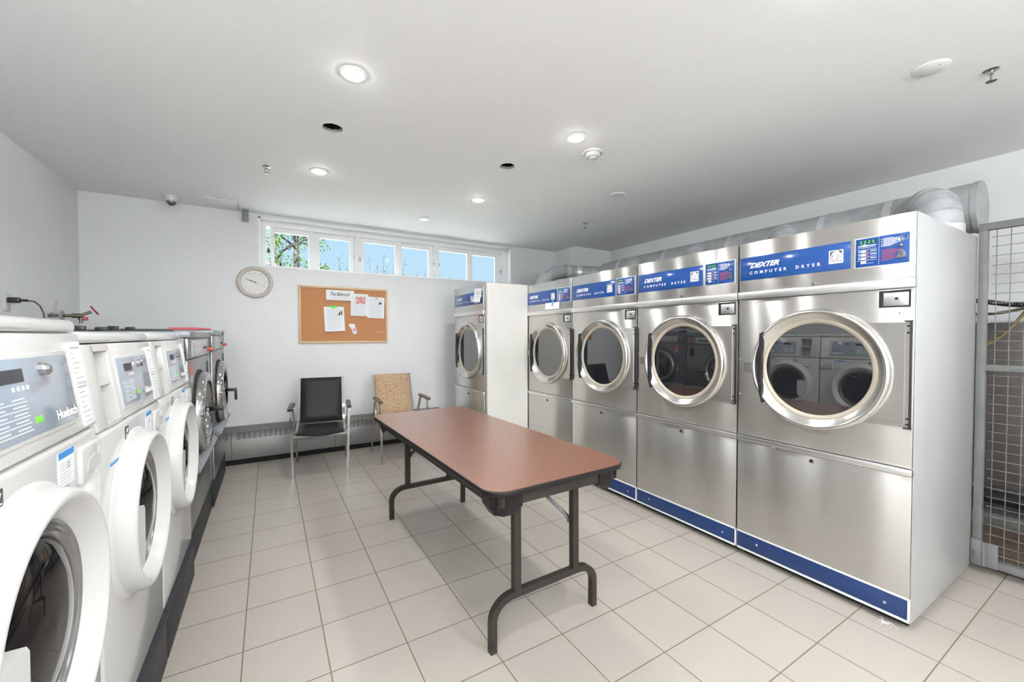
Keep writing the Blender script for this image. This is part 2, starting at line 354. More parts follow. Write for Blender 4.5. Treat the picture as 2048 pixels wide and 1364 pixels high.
def globe(x, y, label):  # unseen lamp, added to brighten the ceiling and walls
    t = thing('fill_globe', label, 'lamp', (x, y, CZ), 0, 'added fill lamps behind the camera')
    MB().lathe([(.0001, -.02), (.05, -.02), (.06, 0)], (0, 0, 0), 'z', 24).build('canopy', M['trim'], t)
    MB().cyl((0, 0, -.02), (0, 0, -.40), .008, n=10).build('stem', M['trim'], t)
    MB().lathe([(.0001, -.60)]+[(.10*math.sin(PI*i/12), -.50-.10*math.cos(PI*i/12)) for i in range(1, 12)]+[(.0001, -.40)], (0, 0, 0), 'z', 24).build('globe', mat('fill_globe_glow', (.9, .9, .88), .3, emit=(.95, .98, 1), es=FILL_GLOBE_E), t)
globe(-.6, -4.95, 'added globe fill lamp, unseen behind the camera, left'); globe(1.9, -5.6, 'added globe fill lamp, unseen behind the camera, middle'); globe(.95, -6.6, 'added globe fill lamp, unseen behind the camera, by the rear wall')

def cover(x, y, r, label, screws=True, h=.008):
    t = thing('ceiling_cover_plate', label, 'cover plate', (x, y, CZ), 0, 'round white ceiling cover plates')
    MB().lathe([(.0001, -h), (r*.93, -h), (r, -h*.5), (r, 0)], (0, 0, 0), 'z', 40).build('plate', M['trim'], t)
    if screws:
        for s in (-1, 1): MB().cyl((s*.35*r*.8, s*.5*r, -h-.002), (s*.35*r*.8, s*.5*r, -h+.001), .004, n=8).build('screw', M['greyink'], t)
cover(2.905, -3.487, .070, 'large round white cover plate on the ceiling beside the right sprinkler')
cover(2.903, -1.405, .068, 'round white cover plate on the ceiling above the steel dryers')
cover(1.614, .251, .055, 'small round white cover on the ceiling in front of the windows', False, .014)

t = thing('smoke_detector', 'white domed smoke detector on the ceiling beside a downlight', 'smoke detector', (2.108, -1.946, CZ))
MB().lathe([(.0001, -.012), (.066, -.012), (.072, -.006), (.072, 0)], (0, 0, 0), 'z', 40).build('base_plate', M['enamel2'], t)
MB().lathe([(.0001, -.046), (.022, -.046), (.026, -.040), (.040, -.038), (.050, -.030), (.052, -.012)], (0, 0, 0), 'z', 40).build('sensor_cap', M['enamel2'], t)
b = MB()
for i in range(12):
    a = 2*PI*i/12; b.box(.050*math.cos(a)-.003, .050*math.cos(a)+.003, .050*math.sin(a)-.003, .050*math.sin(a)+.003, -.024, -.016)
b.build('vent_slots', M['greyink'], t, smooth=0)

def sprinkler(x, y, label, s=1.0):
    t = thing('sprinkler', label, 'sprinkler', (x, y, CZ), .3, 'chrome ceiling sprinklers')
    MB().lathe([(.0001, -.003), (.024*s, -.005), (.030*s, -.001), (.030*s, 0)], (0, 0, 0), 'z', 24).build('escutcheon', M['chrome'], t)
    b = MB(); b.cyl((0, 0, 0), (0, 0, -.022*s), .009*s, n=12)
    for sx in (-1, 1): b.tube([(sx*.007*s, 0, -.018*s), (sx*.014*s, 0, -.032*s), (sx*.004*s, 0, -.052*s)], .003*s, 6)
    b.build('frame_arms', M['chrome'], t)
    MB().lathe([(.0001, -.056*s), (.019*s, -.055*s), (.020*s, -.052*s), (.0001, -.051*s)], (0, 0, 0), 'z', 16).build('deflector', M['brass'], t)
sprinkler(.108, -.48, 'small chrome sprinkler on the ceiling above the steel washers')
sprinkler(3.291, -.504, 'small chrome sprinkler on the ceiling near the far duct end')
sprinkler(3.185, -3.635, 'chrome sprinkler on the ceiling at the upper right corner', 1.0)

t = thing('security_camera', 'white dome security camera with a dark lens near the left corner', 'camera', (-.66, .745, CZ))
MB().lathe([(.0001, -.055), (.040, -.055), (.052, -.048), (.060, -.004), (.060, 0)], (0, 0, 0), 'z', 32).build('housing', M['enamel2'], t)
MB().lathe([(.0001, -.092), (.014, -.090), (.026, -.082), (.035, -.068), (.037, -.052)], (0, 0, 0), 'z', 32).build('dome_lens', M['darkglass'], t)
t = thing('access_panel', 'flat white access panel slightly ajar in the ceiling corner', 'access panel', (-.275, .72, CZ))
MB().box(-.125, .13, -.14, .17, -.010, -.003, .002).build('panel', M['ceil'], t)
b = MB(); b.box(-.128, .133, -.143, -.139, -.006, 0); b.box(.131, .135, -.14, .17, -.006, 0); b.build('shadow_gap', M['greyink'], t, smooth=0)
t = thing('flexible_conduit', 'short grey corrugated conduit hanging from the ceiling left of the windows', 'conduit', (-.087, .89, CZ))
prof = []
for i in range(34): prof.append((.027+(.0035 if i % 2 else -.001), -.115*i/33))
MB().lathe([(.0001, 0)]+prof+[(.0001, -.115)], (0, 0, 0), 'z', 24).build('corrugated_sleeve', M['galv'], t)

# ================================================================ DRYERS
DW = .789
def seg7(b, ch, x, z, w, h, y):
    S = {'0': 'abcdef', '2': 'abged', '5': 'afgcd'}[ch]; k = w*.22
    R = {'a': (x, x+w, z+h-k, z+h), 'd': (x, x+w, z, z+k), 'g': (x, x+w, z+h/2-k/2, z+h/2+k/2), 'f': (x, x+k, z+h/2, z+h), 'e': (x, x+k, z, z+h/2), 'b': (x+w-k, x+w, z+h/2, z+h), 'c': (x+w-k, x+w, z, z+h/2)}
    for c in S: q = R[c]; b.box(q[0], q[1], y-.0004, y, q[2], q[3])
def make_dryer():
    t = thing('dryer', 'x', 'dryer')
    w = DW
    MB().box(.002, w-.002, .014, .97, .03, 1.882, .004).build('cabinet', M['side'], t)
    MB().box(.02, w-.02, .05, .9, 0, .032).build('plinth', M['blackm'], t)
    b = MB(); b.box(.004, w-.004, -.004, .014, 1.592, 1.880, .002)
    b.build('header_panel', M['steel'], t)
    MB().box(.002, w-.002, -.016, .014, 1.547, 1.590, .003).build('header_trim', M['steel2'], t)
    b = MB(); b.box(.004, w-.004, -.002, .014, .737, 1.545, .0015)
    for sx, sz in ((.10, 1.520), (.405, 1.530), (.012, 1.19), (.012, .98), (.735, 1.435)): b.lathe([(.0001, -.005), (.004, -.0045), (.005, -.002)], (sx, 0, sz), 'y', 10)
    b.build('front_panel', M['steel'], t)
    b = MB(); b.box(.002, w-.002, -.013, .014, .703, .733, .003)
    for sx in (.2, .39, .60, .76): b.box(sx, sx+.006, -.0135, 0, .698, .703)
    b.build('middle_trim', M['steel2'], t)
    MB().box(.004, w-.004, -.002, .014, .152, .700, .0015).build('lower_panel', M['steel'], t)
    MB().box(.006, w-.010, -.002, .014, .052, .142, .001).build('base_panel', M['navy'], t)
    b = MB(); b.box(.004, w-.004, -.005, .014, .142, .150, .001); b.box(.004, w-.004, -.005, .014, .040, .050, .001); b.box(w-.010, w-.004, -.005, .014, .04, .15, .001); b.build('base_trim', M['trim'], t)
    b = MB(); b.lathe([(.0001, -.004), (.006, -.003), (.007, 0)], (.12, 0, .10), 'y', 10); b.lathe([(.0001, -.004), (.006, -.003), (.007, 0)], (.70, 0, .09), 'y', 10); b.build('base_screws', M['greyink'], t)
    # locks
    for z in (1.603, .672):
        b = MB(); b.lathe([(.0001, -.010), (.008, -.010), (.0095, -.007), (.0095, -.002)], (.395, 0, z), 'y', 16); b.build('lock', M['chrome'] if z > 1 else M['black'], t)
    # blue banner
    bn = MB().box(.010, .552, -.0065, -.004, 1.660, 1.794, .001).build('brand_banner', M['blue'], t)
    b = MB(); b.text('DEXTER', .068, .228, 1.728, 1.757, -.0069, shear=.42, space=.92, bold=.035); b.build('brand_lettering', M['print'], bn, smooth=0, fixn=False)
    b = MB(); b.text('COMPUTER  DRYER', .066, .425, 1.692, 1.709, -.0069, space=1.9, bold=.02); b.build('type_lettering', M['print'], bn, smooth=0, fixn=False)
    em = MB(); em.box(.462, .522, -.0072, -.0065, 1.694, 1.760); em.build('emblem', M['print'], bn, smooth=0)
    b = MB(); F = lambda a, c, d: Vector((.462+a*.060, d, 1.694+c*.066))
    outline = [(.08, .30), (.10, .55), (.20, .76), (.38, .90), (.58, .93), (.70, .97), (.72, .88), (.84, .74), (.93, .56), (.90, .46), (.80, .45), (.68, .57), (.58, .60), (.56, .50), (.62, .36), (.66, .30)]
    n_ = len(outline)
    for i in range(n_):      # contour line of the horse head
        a, c = outline[i]; a2, c2 = outline[(i+1) % n_]
        d = Vector((a2-a, 0, c2-c)).normalized(); nx, nz = -d.z*.02, d.x*.02
        b.bm.faces.new([b.bm.verts.new(F(*p)) for p in ((a-nx, c-nz, -.0075), (a2-nx, c2-nz, -.0075), (a2+nx, c2+nz, -.0075), (a+nx, c+nz, -.0075))])
    for q in ([(.08, .56), (.20, .80), (.38, .93), (.16, .93), (.08, .86)], [(.70, .98), (.76, .86), (.90, .70), (.93, .90)], [(.16, .40), (.24, .62), (.40, .76), (.30, .60), (.22, .40)]):
        b.bm.faces.new([b.bm.verts.new(F(a, c, -.0076)) for a, c in q])
    for zz in (.20, .13): b.bm.faces.new([b.bm.verts.new(F(a, c, -.0075)) for a, c in ((.08, zz), (.92, zz), (.92, zz+.035), (.08, zz+.035))])
    b.build('horse_drawing', M['ink'], bn, smooth=0, fixn=False)
    # control display
    cdp = MB().box(.568, .768, -.0060, -.004, 1.656, 1.797, .001).build('control_display', M['print'], t)
    MB().box(.571, .765, -.0066, -.0058, 1.659, 1.794, .0003).build('blue_film', M['blue'], cdp)
    y = -.0069
    b = MB(); b.box(.582, .650, y-.0001, y+.0003, 1.766, 1.786); b.build('digit_window', M['ledback'], cdp, smooth=0)
    b = MB()
    for i, ch in enumerate('0025'): seg7(b, ch, .588+i*.0155, 1.769, .008, .013, y-.0004)
    b.build('green_digits', M['led'], cdp, smooth=0)
    b = MB()
    def ln(x0, x1, z, h=.0013): b.box(x0, x1, y-.0002, y+.0002, z, z+h)
    b.box(.582, .648, y-.0002, y+.0002, 1.7565, 1.7605)
    for i in range(8): b.box(.582+i*.0085, .586+i*.0085, y-.0002, y+.0002, 1.749, 1.7515)
    for i in range(4):
        z = 1.728-i*.017
        ln(.578, .652, z+.0125, .0009); b.box(.592, .612, y-.0002, y+.0002, z, z+.0095)
        if i < 3: b.box(.583, .589, y-.0002, y+.0002, z+.002, z+.008); ln(.628, .650, z+.004, .003)
    ln(.590, .640, 1.7135-.051+.012, .0008)
    b.box(.659, .6596, y-.0002, y+.0002, 1.664, 1.79)
    for i in range(9): ln(.674, .674+[.035, .062, .05, .055, .045, .06, .05, .04, .03][i], 1.780-i*.0045, .0016)
    for zz in (1.775, 1.765, 1.752, 1.744): b.box(.667, .671, y-.0002, y+.0002, zz, zz+.004)
    b.build('white_print', M['print'], cdp, smooth=0)
    b = MB()
    for i in range(11): b.box(.669, .669+[.05, .068, .066, .062, .05, .048, .045, .056, .057, .05, .03][i], y-.0002, y+.0002, 1.727-i*.0048, 1.7287-i*.0048)
    for zz in (1.7275, 1.7105, 1.6935): b.box(.615, .6205, y-.0002, y+.0002, zz, zz+.010)
    b.build('red_print', M['redprint'], cdp, smooth=0)
    b = MB()
    b.tube([(.742, y, 1.783), (.752, y, 1.784), (.759, y, 1.777), (.759, y, 1.768), (.752, y, 1.760), (.742, y, 1.760)], .0018, 6); b.box(.734, .740, y-.001, y, 1.757, 1.785)
    b.lathe([(.0001, -.012), (.006, -.010), (.009, -.004), (.009, 0)], (.738, y+.001, 1.739), 'y', 16)
    b.prism([(.722, 1.684), (.756, 1.684), (.746, 1.719), (.735, 1.719)], lambda a, c, d: Vector((a, d, c)), y-.006, y)
    b.build('coin_slot', M['chrome'], cdp)
    MB().box(.7365, .7415, y-.0075, y-.005, 1.692, 1.715).build('slot', M['ink'], cdp, smooth=0)
    # coin box
    cb = MB(); cb.box(.662, .772, -.0055, 0, 1.462, 1.4675); cb.box(.662, .772, -.0055, 0, 1.5325, 1.538); cb.box(.662, .668, -.0055, 0, 1.462, 1.538); cb.box(.767, .772, -.0055, 0, 1.462, 1.538)
    cb.box(.667, .768, -.0026, 0, 1.466, 1.534); cbo = cb.build('coin_box', M['black'], t)
    MB().box(.678, .765, -.0052, -.002, 1.468, 1.528, .001).build('coin_box_door', M['steel2'], cbo)
    MB().lathe([(.0001, -.009), (.006, -.009), (.007, -.004)], (.724, 0, 1.500), 'y', 14).build('keyhole', M['black'], cbo)
    # door
    dc = (.405, 0, 1.157)
    b = MB().lathe([(.315, -.002), (.315, -.010), (.312, -.030), (.307, -.039), (.300, -.043), (.293, -.042), (.288, -.037), (.268, -.020), (.257, -.012), (.257, -.003)], dc, 'y', 96)
    b.prism([(.035, 1.120), (.105, 1.110), (.105, 1.180), (.035, 1.168)], lambda a, c, d: Vector((a, d, c)), -.006, -.001)
    door = b.build('door', M['ring'], t)
    MB().lathe([(.260, -.014), (.256, -.0165), (.248, -.015), (.241, -.009), (.238, -.004)], dc, 'y', 96).build('gasket', M['gasket'], door)
    MB().lathe([(.0001, -.0055), (.242, -.0055), (.243, -.003)], dc, 'y', 96).build('door_glass', M['darkglass'], door)
    b = MB()
    b.prism([(-.014, .185), (.012, .195), (.014, .10), (.005, .075), (.005, -.085), (.014, -.11), (.012, -.205), (-.010, -.160), (-.020, -.125), (-.024, -.095), (-.024, .085), (-.018, .115)], lambda a, c, d: Vector((.158+a*.55, d, 1.157+c)), -.056, -.030)
    for i in range(20): b.box(.145, .160, -.0585, -.055, 1.157-.08+i*.008, 1.157-.0765+i*.008)
    b.build('handle', M['black'], door)
    b = MB()
    import math as _m
    pts = [(.775, 1.392), (.612, 1.392)]
    for i in range(13):
        a = math.radians(48-i*8); pts.append((.405+.312*math.cos(a), 1.157+.312*math.sin(a)))
    pts += [(.612, .920), (.775, .920)]
    b.prism(pts, lambda a, c, d: Vector((a, d, c)), -.010, -.001)
    b.box(.752, .757, -.0125, -.009, .935, 1.378); b.box(.64, .757, -.0125, -.009, 1.373, 1.378); b.box(.64, .757, -.0125, -.009, .935, .940)
    b.build('hinge_plate', M['steel'], door)
    b = MB(); b.box(.773, .780, -.016, 0, .918, 1.398, .002)
    for zz in (.935, .960, 1.345, 1.375): b.cyl((.768, -.018, zz), (.768, -.008, zz), .0045, n=10)
    b.box(.755, .782, -.016, -.004, 1.395, 1.400); b.box(.755, .782, -.016, -.004, .914, .919)
    b.build('hinge', M['blackm'], door)
    return t
d0 = make_dryer(); g = 'steel coin dryers against the right wall'
DY = [-2.752, -1.962, -1.1725, -.383]
DL = ['stainless steel coin dryer with beige ringed round door, largest and nearest, its grey side showing',
      'stainless steel coin dryer with blue banner, second from the cage end of the row',
      'stainless steel coin dryer with blue banner and no note, third from the cage end',
      'stainless steel coin dryer with a white note taped under its dark blue banner',
      'stainless steel coin dryer standing forward against the window wall with paper over its display']
for i, yy in enumerate(DY):
    t = d0 if i == 0 else copy_tree(d0)
    t.location = (2.559, yy, 0); t.rotation_euler = (0, 0, -PI/2); tag(t, DL[i], 'dryer', g)
t = copy_tree(d0); t.location = (2.04, .413, .010); t.rotation_euler = (0, 0, -PI/2); t.scale = (1, 1, 1.0); tag(t, DL[4], 'dryer', g)
for ch in t.children: pass

def note(name, label, cat, loc, rz, w, h, lines=6, tilt=0, curl=.012, extra=None, group=None, m=None, tex=M['greyink'], lx0=.12, lx1=.85):
    t = thing(name, label, cat, loc, rz, group); t.rotation_euler = (0, tilt, rz)
    b = MB(); n = 6; rows = []
    for i in range(n+1):
        z = -h*i/n; yy = -curl*(i/n)**2-.001
        rows.append([(-w/2, yy, z), (w/2, yy, z)])
    top = [b.ring([Vector(p) for p in r]) for r in rows]
    back = [b.ring([Vector((p[0], p[1]+.0008, p[2])) for p in r]) for r in rows]
    for A in (top, back):
        for a, c in zip(A, A[1:]): b.bm.faces.new((a[0], a[1], c[1], c[0]))
    b.build('sheet', m or M['paper'], t, smooth=0)
    if lines:
        b = MB()
        for i in range(lines):
            f = (i+1.6)/(lines+2.4); z = -h*f; yy = -curl*f*f-.0018; a0 = -w/2+w*lx0; a1 = -w/2+w*(lx1-random.uniform(0, .2)*(i % 3 == 2))
            b.quad((a0, yy, z), (a1, yy, z), (a1, yy-.00005, z-h*.35/(lines+2.4)), (a0, yy-.00005, z-h*.35/(lines+2.4)))
        b.build('printed_lines', tex, t, smooth=0)
    return t
t = note('paper_note', 'blank white card taped to the dryer under the dark blue banner', 'note', (2.549, -.87, 1.664), -PI/2, .235, .066, 0, 0, .004)
b = MB(); b.quad((.01, -.004, .02), (.035, -.004, .03), (.015, -.004, -.03), (-.01, -.004, -.035)); lab(b.build('tape', M['bluetape'], t, smooth=0), 'strip of blue tape')
t = note('paper_note', 'white sheet hanging over the display of the far forward dryer', 'note', (2.024, -.262, 1.835), -PI/2, .17, .145, 4, .1, .018)

# tuft of threads under the nearest dryer
b = MB()
for i in range(16):
    a = random.uniform(0, 2*PI); l = random.uniform(.01, .05)
    b.tube([(0, 0, .003), (math.cos(a)*l*.5, math.sin(a)*l*.5, random.uniform(.008, .02)), (math.cos(a)*l, math.sin(a)*l, .003)], .0009, 4)
tag(b.build('thread_tuft', M['paper'], loc=(2.535, -3.46, 0)), 'frayed tuft of white threads on the floor under the nearest dryer', 'threads')

# ================================================================ DUCT
t = thing('exhaust_duct', 'long galvanised exhaust duct with elbows running behind the steel dryers', 'duct', (3.8, -3.5, 2.105))
DR = .150
b = MB(); b.cyl((0, 0, 0), (0, 3.15, 0), DR, n=48); b.build('main_pipe', M['galv'], t)
MB().cyl((0, -.006, 0), (0, .02, 0), DR+.004, n=48).build('end_cap', M['galv'], t)
for yy in (.40, .78, 1.50, 2.2, 2.85): MB().cyl((0, yy-.022, 0), (0, yy+.022, 0), DR+.003, n=48, cap=False).build('band', M['galv2'], t)
def elbow(y0, r, x0=3.42, z0=1.885, dy=.16):
    pts = [Vector((x0-3.8, y0+3.5, z0-2.105)), Vector((x0-3.8, y0+3.5, z0-2.105+.06))]
    R = .16; c0 = pts[-1]; dirh = Vector((1, dy/.25, 0)).normalized()
    for i in range(1, 6):
        a = math.radians(i*16); pts.append(c0+dirh*(R*(1-math.cos(a)))+Vector((0, 0, R*math.sin(a))))
    pts.append(pts[-1]+dirh*.22)
    b = MB(); b.tube(pts, r, 48)
    e = b.build('elbow', M['galv'], t, smooth=9)
    b = MB()
    for q, q2 in zip(pts[1:6], pts[2:7]):      # raised seams between the elbow gores
        d = (q2-q).normalized(); MB().cyl(q-d*.003, q+d*.003, r+.0025, n=48).build('seam', M['galv'], t)
    b.cyl(pts[0]+Vector((0, 0, .0)), pts[0]+Vector((0, 0, .055)), r+.006, n=28, cap=False); b.build('foil_tape', M['galv2'], t)
    return e
elbow(-3.42, .098, x0=3.36); elbow(-2.60, .085); elbow(-1.86, .085); elbow(-1.12, .085)
b = MB(); P = [(3.02, .01, 1.905), (3.03, 0, 1.95), (3.10, 0, 2.06), (3.24, -.01, 2.135), (3.36, -.02, 2.15), (3.55, -.06, 2.15), (3.8, -.30, 2.12)]
b.tube([Vector(p)-Vector((3.8, -3.5, 2.105)) for p in P], .088, 28); b.build('elbow', M['galv'], t, smooth=15)
for q, q2 in (((3.37, -.022, 2.15), (3.42, -.03, 2.15)), ((3.54, -.058, 2.15), (3.59, -.095, 2.146))):
    MB().cyl(Vector(q)-Vector((3.8, -3.5, 2.105)), Vector(q2)-Vector((3.8, -3.5, 2.105)), .092, n=28, cap=False).build('band', M['galv2'], t)

# ================================================================ CAGE GATE AND WHAT STANDS BEHIND
t = thing('mesh_gate', 'grey wire mesh gate with flat steel frame beside the nearest dryer', 'gate', (3.53, -3.545, 0))
b = MB(); b.box(-.02, .02, -.034, -.001, .04, 1.911, .001); b.box(-.02, .02, -1.25, -.001, 1.912, 1.95, .001); b.box(-.02, .02, -1.25, -.0345, 1.137, 1.170, .002); b.box(-.02, .02, -1.25, -.0345, .05, .092, .002); b.box(-.02, .02, -1.30, -1.251, .04, 1.95, .001)
b.build('gate_frame', M['cage'], t)
for z0, z1 in ((1.17, 1.912), (.092, 1.137)):
    b = MB(); z = z0+.028
    while z < z1: b.cyl((.012, -.045, z), (.012, -1.21, z), .0019, n=6); z += .052
    yy = -.062
    while yy > -1.21: b.cyl((.015, yy, z0), (.015, yy, z1), .0019, n=6); yy -= .050
    b.build('wire_mesh', M['cage'], t)
b = MB(); b.box(-.030, -.018, -.040, .004, .05, .19, .003); b.box(-.030, -.018, -.098, -.050, .05, .185, .003); b.cyl((-.028, -.045, .05), (-.028, -.045, .185), .007, n=10); b.box(-.034, -.028, -.03, -.008, .09, .13, .002); b.build('hinge', M['cage'], t)

t = thing('metal_cladding', 'dull metal panels and dark pipe along the wall behind the mesh gate', 'panel', (4.45, -3.6, 0))
b = MB()
for i in range(5): b.box(.0, .225, -1.4+i*.42, -.985+i*.42, .28, 1.42, .004)
b.build('metal_panels', mat('dull_panel', (0.17, 0.155, 0.145), 0.35, 0.4, mottled=(2, (0.13, 0.115, 0.105), .4, .6, (1, 1, 1))), t)
MB().cyl((-.06, -1.4, .22), (-.06, .7, .22), .045, n=20).build('pipe', M['black'], t)
MB().box(-.12, .225, -1.4, .7, 0, .12, .01).build('kerb', M['heat'], t)
tag(MB().box(3.62, 4.31, -5.0, -2.9, .002, .035, .004).build('floor_platform', M['plat']), 'low worn brown board platform on the floor behind the gate', 'platform')
b = MB()
pts = [Vector((4.02, -3.25+.9*-i/24, 1.545+.02*math.sin(i*.45)-.02*i/24)) for i in range(25)]
rad = [.016+(.0025 if i % 2 else 0) for i in range(25)]
pts2 = []; rad2 = []
for i in range(24):
    for k in range(6): pts2.append(pts[i].lerp(pts[i+1], k/6)); rad2.append(.014+(.003 if k % 2 else 0))
b.tube(pts2, .016, 10, radii=rad2)
tag(b.build('corrugated_hose', M['black']), 'black corrugated hose strung behind the mesh gate', 'hose')
b = MB(); pts = []
for i in range(30):
    f = i/29; pts.append((3.93, -3.26-.60*f, 1.215+.95*f**3.2))
b.tube(pts, .009, 10)
tag(b.build('tan_hose', M['yellow']), 'tan rubber hose curving upward behind the mesh gate', 'hose')
b = MB(); b.tube([(3.98, -3.24-.5*i/14, 1.53-.065*math.sin(PI*i/14)) for i in range(15)], .009, 8)
tag(b.build('sagging_cable', M['brass']), 'thin sagging cable under the black corrugated hose', 'cable')

# ================================================================ WHITE WASHERS
WW = .70
SL = .14
def slope(v):       # follow the leaning console
    return (v.x, v.y+(v.z-1.083)*SL, v.z)
def make_washer():
    t = thing('washing_machine', 'x', 'washing machine')
    w = WW
    b = MB(); b.box(.003, w-.003, 0, .78, .205, 1.078, .014, 3); b.build('cabinet', M['enamel'], t)
    MB().box(.006, w-.006, -.010, .76, 0, .196, .006).build('pedestal', M['greydk'], t)
    MB().box(.003, w-.003, -.018, .76, .196, .207, .003).build('pedestal_lip', M['greydk'], t)
    b = MB()
    f = .004
    b.box(.003, .09, 0, .74, 1.083, 1.312, f); b.box(.198, w-.003, 0, .74, 1.083, 1.312, f); b.box(.08, .21, 0, .74, 1.083, 1.092); b.box(.08, .21, 0, .74, 1.292, 1.312); b.box(.08, .21, .085, .74, 1.085, 1.31)
    b.box(.085, .205, .006, .1, 1.196, 1.206)
    con = b.build('console', M['enamel2'], t, fn=slope)
    MB().box(.130, .138, .03, .09, 1.206, 1.292).build('coin_slide', M['steel2'], con, fn=slope)
    b = MB(); b.box(.001, w-.001, .0, .75, 1.315, 1.346, .012, 3); b.build('top_cap', M['enamel'], t, fn=slope)
    b = MB(); b.box(.232, .596, -.003, .01, 1.108, 1.275, .003); b.build('panel_bezel', M['enamel2'], con, fn=slope)
    cp = MB().box(.241, .586, -.005, .0, 1.118, 1.265, .001).build('control_panel', M['panel'], t, fn=slope)
    MB().lathe([(.0001, -.022), (.007, -.021), (.012, -.016), (.013, -.005), (.013, 0)], (.453, 0, 1.240), 'y', 8).build('key_knob', M['chrome'], cp, fn=slope, smooth=20)
    MB().box(.300, .380, -.0065, -.004, 1.222, 1.246).build('display', M['ink'], cp, fn=slope, smooth=0)
    b = MB(); b.text('Huebsch', .478, .580, 1.130, 1.150, -.0062, bold=.05, space=.95); b.build('brand_lettering', M['print'], cp, fn=slope, smooth=0, fixn=False)
    b = MB()
    for i in range(5):
        b.box(.262, .262+.115, -.0056, -.0050, 1.130+i*.0135, 1.1315+i*.0135); b.box(.262, .30, -.0056, -.0050, 1.136+i*.0135, 1.138+i*.0135); b.box(.325, .37, -.0056, -.0050, 1.136+i*.0135, 1.138+i*.0135)
    for i in range(4): b.box(.335+i*.017, .343+i*.017, -.0056, -.005, 1.206, 1.214)
    b.build('button_print', M['print'], cp, fn=slope, smooth=0)
    MB().box(.392, .420, -.0060, -.004, 1.139, 1.151, .001).build('green_light', M['greentag'], cp, fn=slope)
    il = MB().box(.614, .686, -.0025, .004, 1.090, 1.292, .001).build('instruction_label', M['paper'], t, fn=slope)
    b = MB()
    for i in range(16):
        z = 1.276-i*.0118; b.box(.622, .622+[.052, .012, .02, .045, .03, .022, .05, .054, .05, .034, .048, .018, .03, .046, .03, .04][i], -.0031, -.0024, z, z+(.0045 if i in (0, 8) else .002))
    b.box(.614, .686, -.0031, -.0024, 1.1905, 1.1918); b.build('label_print', M['greyink'], il, fn=slope, smooth=0)
    dr = MB(); dr.box(.562, .690, -.010, .004, .962, 1.050, .007, 3); drw = dr.build('detergent_drawer', M['enamel2'], t)
    b = MB(); b.prism([(.590, .985), (.678, .985), (.678, 1.010), (.640, 1.020), (.598, 1.012)], lambda a, c, d: Vector((a, d, c)), -.0115, -.009); b.build('pull_recess', mat('recess_shadow_grey', (.55, .55, .54), .4), drw)
    st = MB().box(.468, .545, -.0012, .0004, .985, 1.060).build('care_sticker', M['paper'], t, smooth=0)
    MB().box(.468, .545, -.0017, -.001, 1.046, 1.060).build('blue_heading', M['bluepr'], st, smooth=0)
    b = MB()
    for i in range(7): b.box(.474, .538-(i % 2)*.012, -.0017, -.001, .991+i*.0072, .9922+i*.0072)
    b.box(.512, .522, -.0017, -.001, 1.018, 1.034); b.build('sticker_print', M['greyink'], st, smooth=0)
    b = MB(); b.box(.228, .262, -.0012, .0004, 1.018, 1.056); lb = b.build('energy_label', M['ink'], t, smooth=0)
    b = MB(); b.box(.232, .258, -.0017, -.001, 1.024, 1.027); b.box(.232, .258, -.0017, -.001, 1.030, 1.033); b.quad((.234, -.0017, 1.038), (.25, -.0017, 1.038), (.256, -.0017, 1.05), (.240, -.0017, 1.05)); b.build('label_print', M['print'], lb, smooth=0, fixn=False)
    b = MB(); b.box(.088, .165, -.0012, .0004, .972, .981); b.build('blue_sticker', M['bluepr'], t, smooth=0)
    dc = (.325, 0, .770)
    b = MB().lathe([(.268, .002), (.263, -.005), (.252, -.010), (.249, -.034), (.245, -.047), (.239, -.0535), (.231, -.055), (.225, -.053), (.221, -.047), (.194, -.018), (.190, -.004)], dc, 'y', 96)
    door = b.build('door', M['enamel2'], t, smooth=50)
    MB().lathe([(.194, -.016), (.189, -.020), (.184, -.014), (.180, -.019), (.175, -.012), (.170, -.018), (.164, -.012), (.161, -.004)], dc, 'y', 96).build('seal_rings', mat('grey_door_rings', (.26, .255, .25), .22, .7), door)
    MB().lathe([(.0001, -.040), (.05, -.038), (.10, -.032), (.145, -.021), (.165, -.008)], dc, 'y', 96).build('door_glass', M['drumglass'], door)
    b = MB(); b.prism([(-.187, -.130), (-.138, -.130), (-.126, -.10), (-.126, .037), (-.136, .050), (-.217, .050), (-.223, .0), (-.212, -.085)], lambda a, c, d: Vector((.325+a, d, .770+c)), -.049, -.002)
    b.build('door_handle', M['enamel2'], door)
    return t
w0 = make_washer(); g = 'white front loading washers along the left wall'
WL = ['white front loading washer at the left edge, nearest the camera', 'white front loading washer in the middle of three, with coin niche and grey panel', 'white front loading washer farthest of the three white ones, beside the grey steel washers']
for i, (yy, zz) in enumerate(((-3.43, .028), (-2.73, 0), (-2.03, 0))):
    t = w0 if i == 0 else copy_tree(w0)
    t.location = (-.272, yy, 0); t.rotation_euler = (0, 0, PI/2); tag(t, WL[i], 'washing machine', g)
    if zz:
        t.location.z = zz
        MB().box(.01, .69, .02, .70, -zz, 0).build('shim', M['blackm'], t)

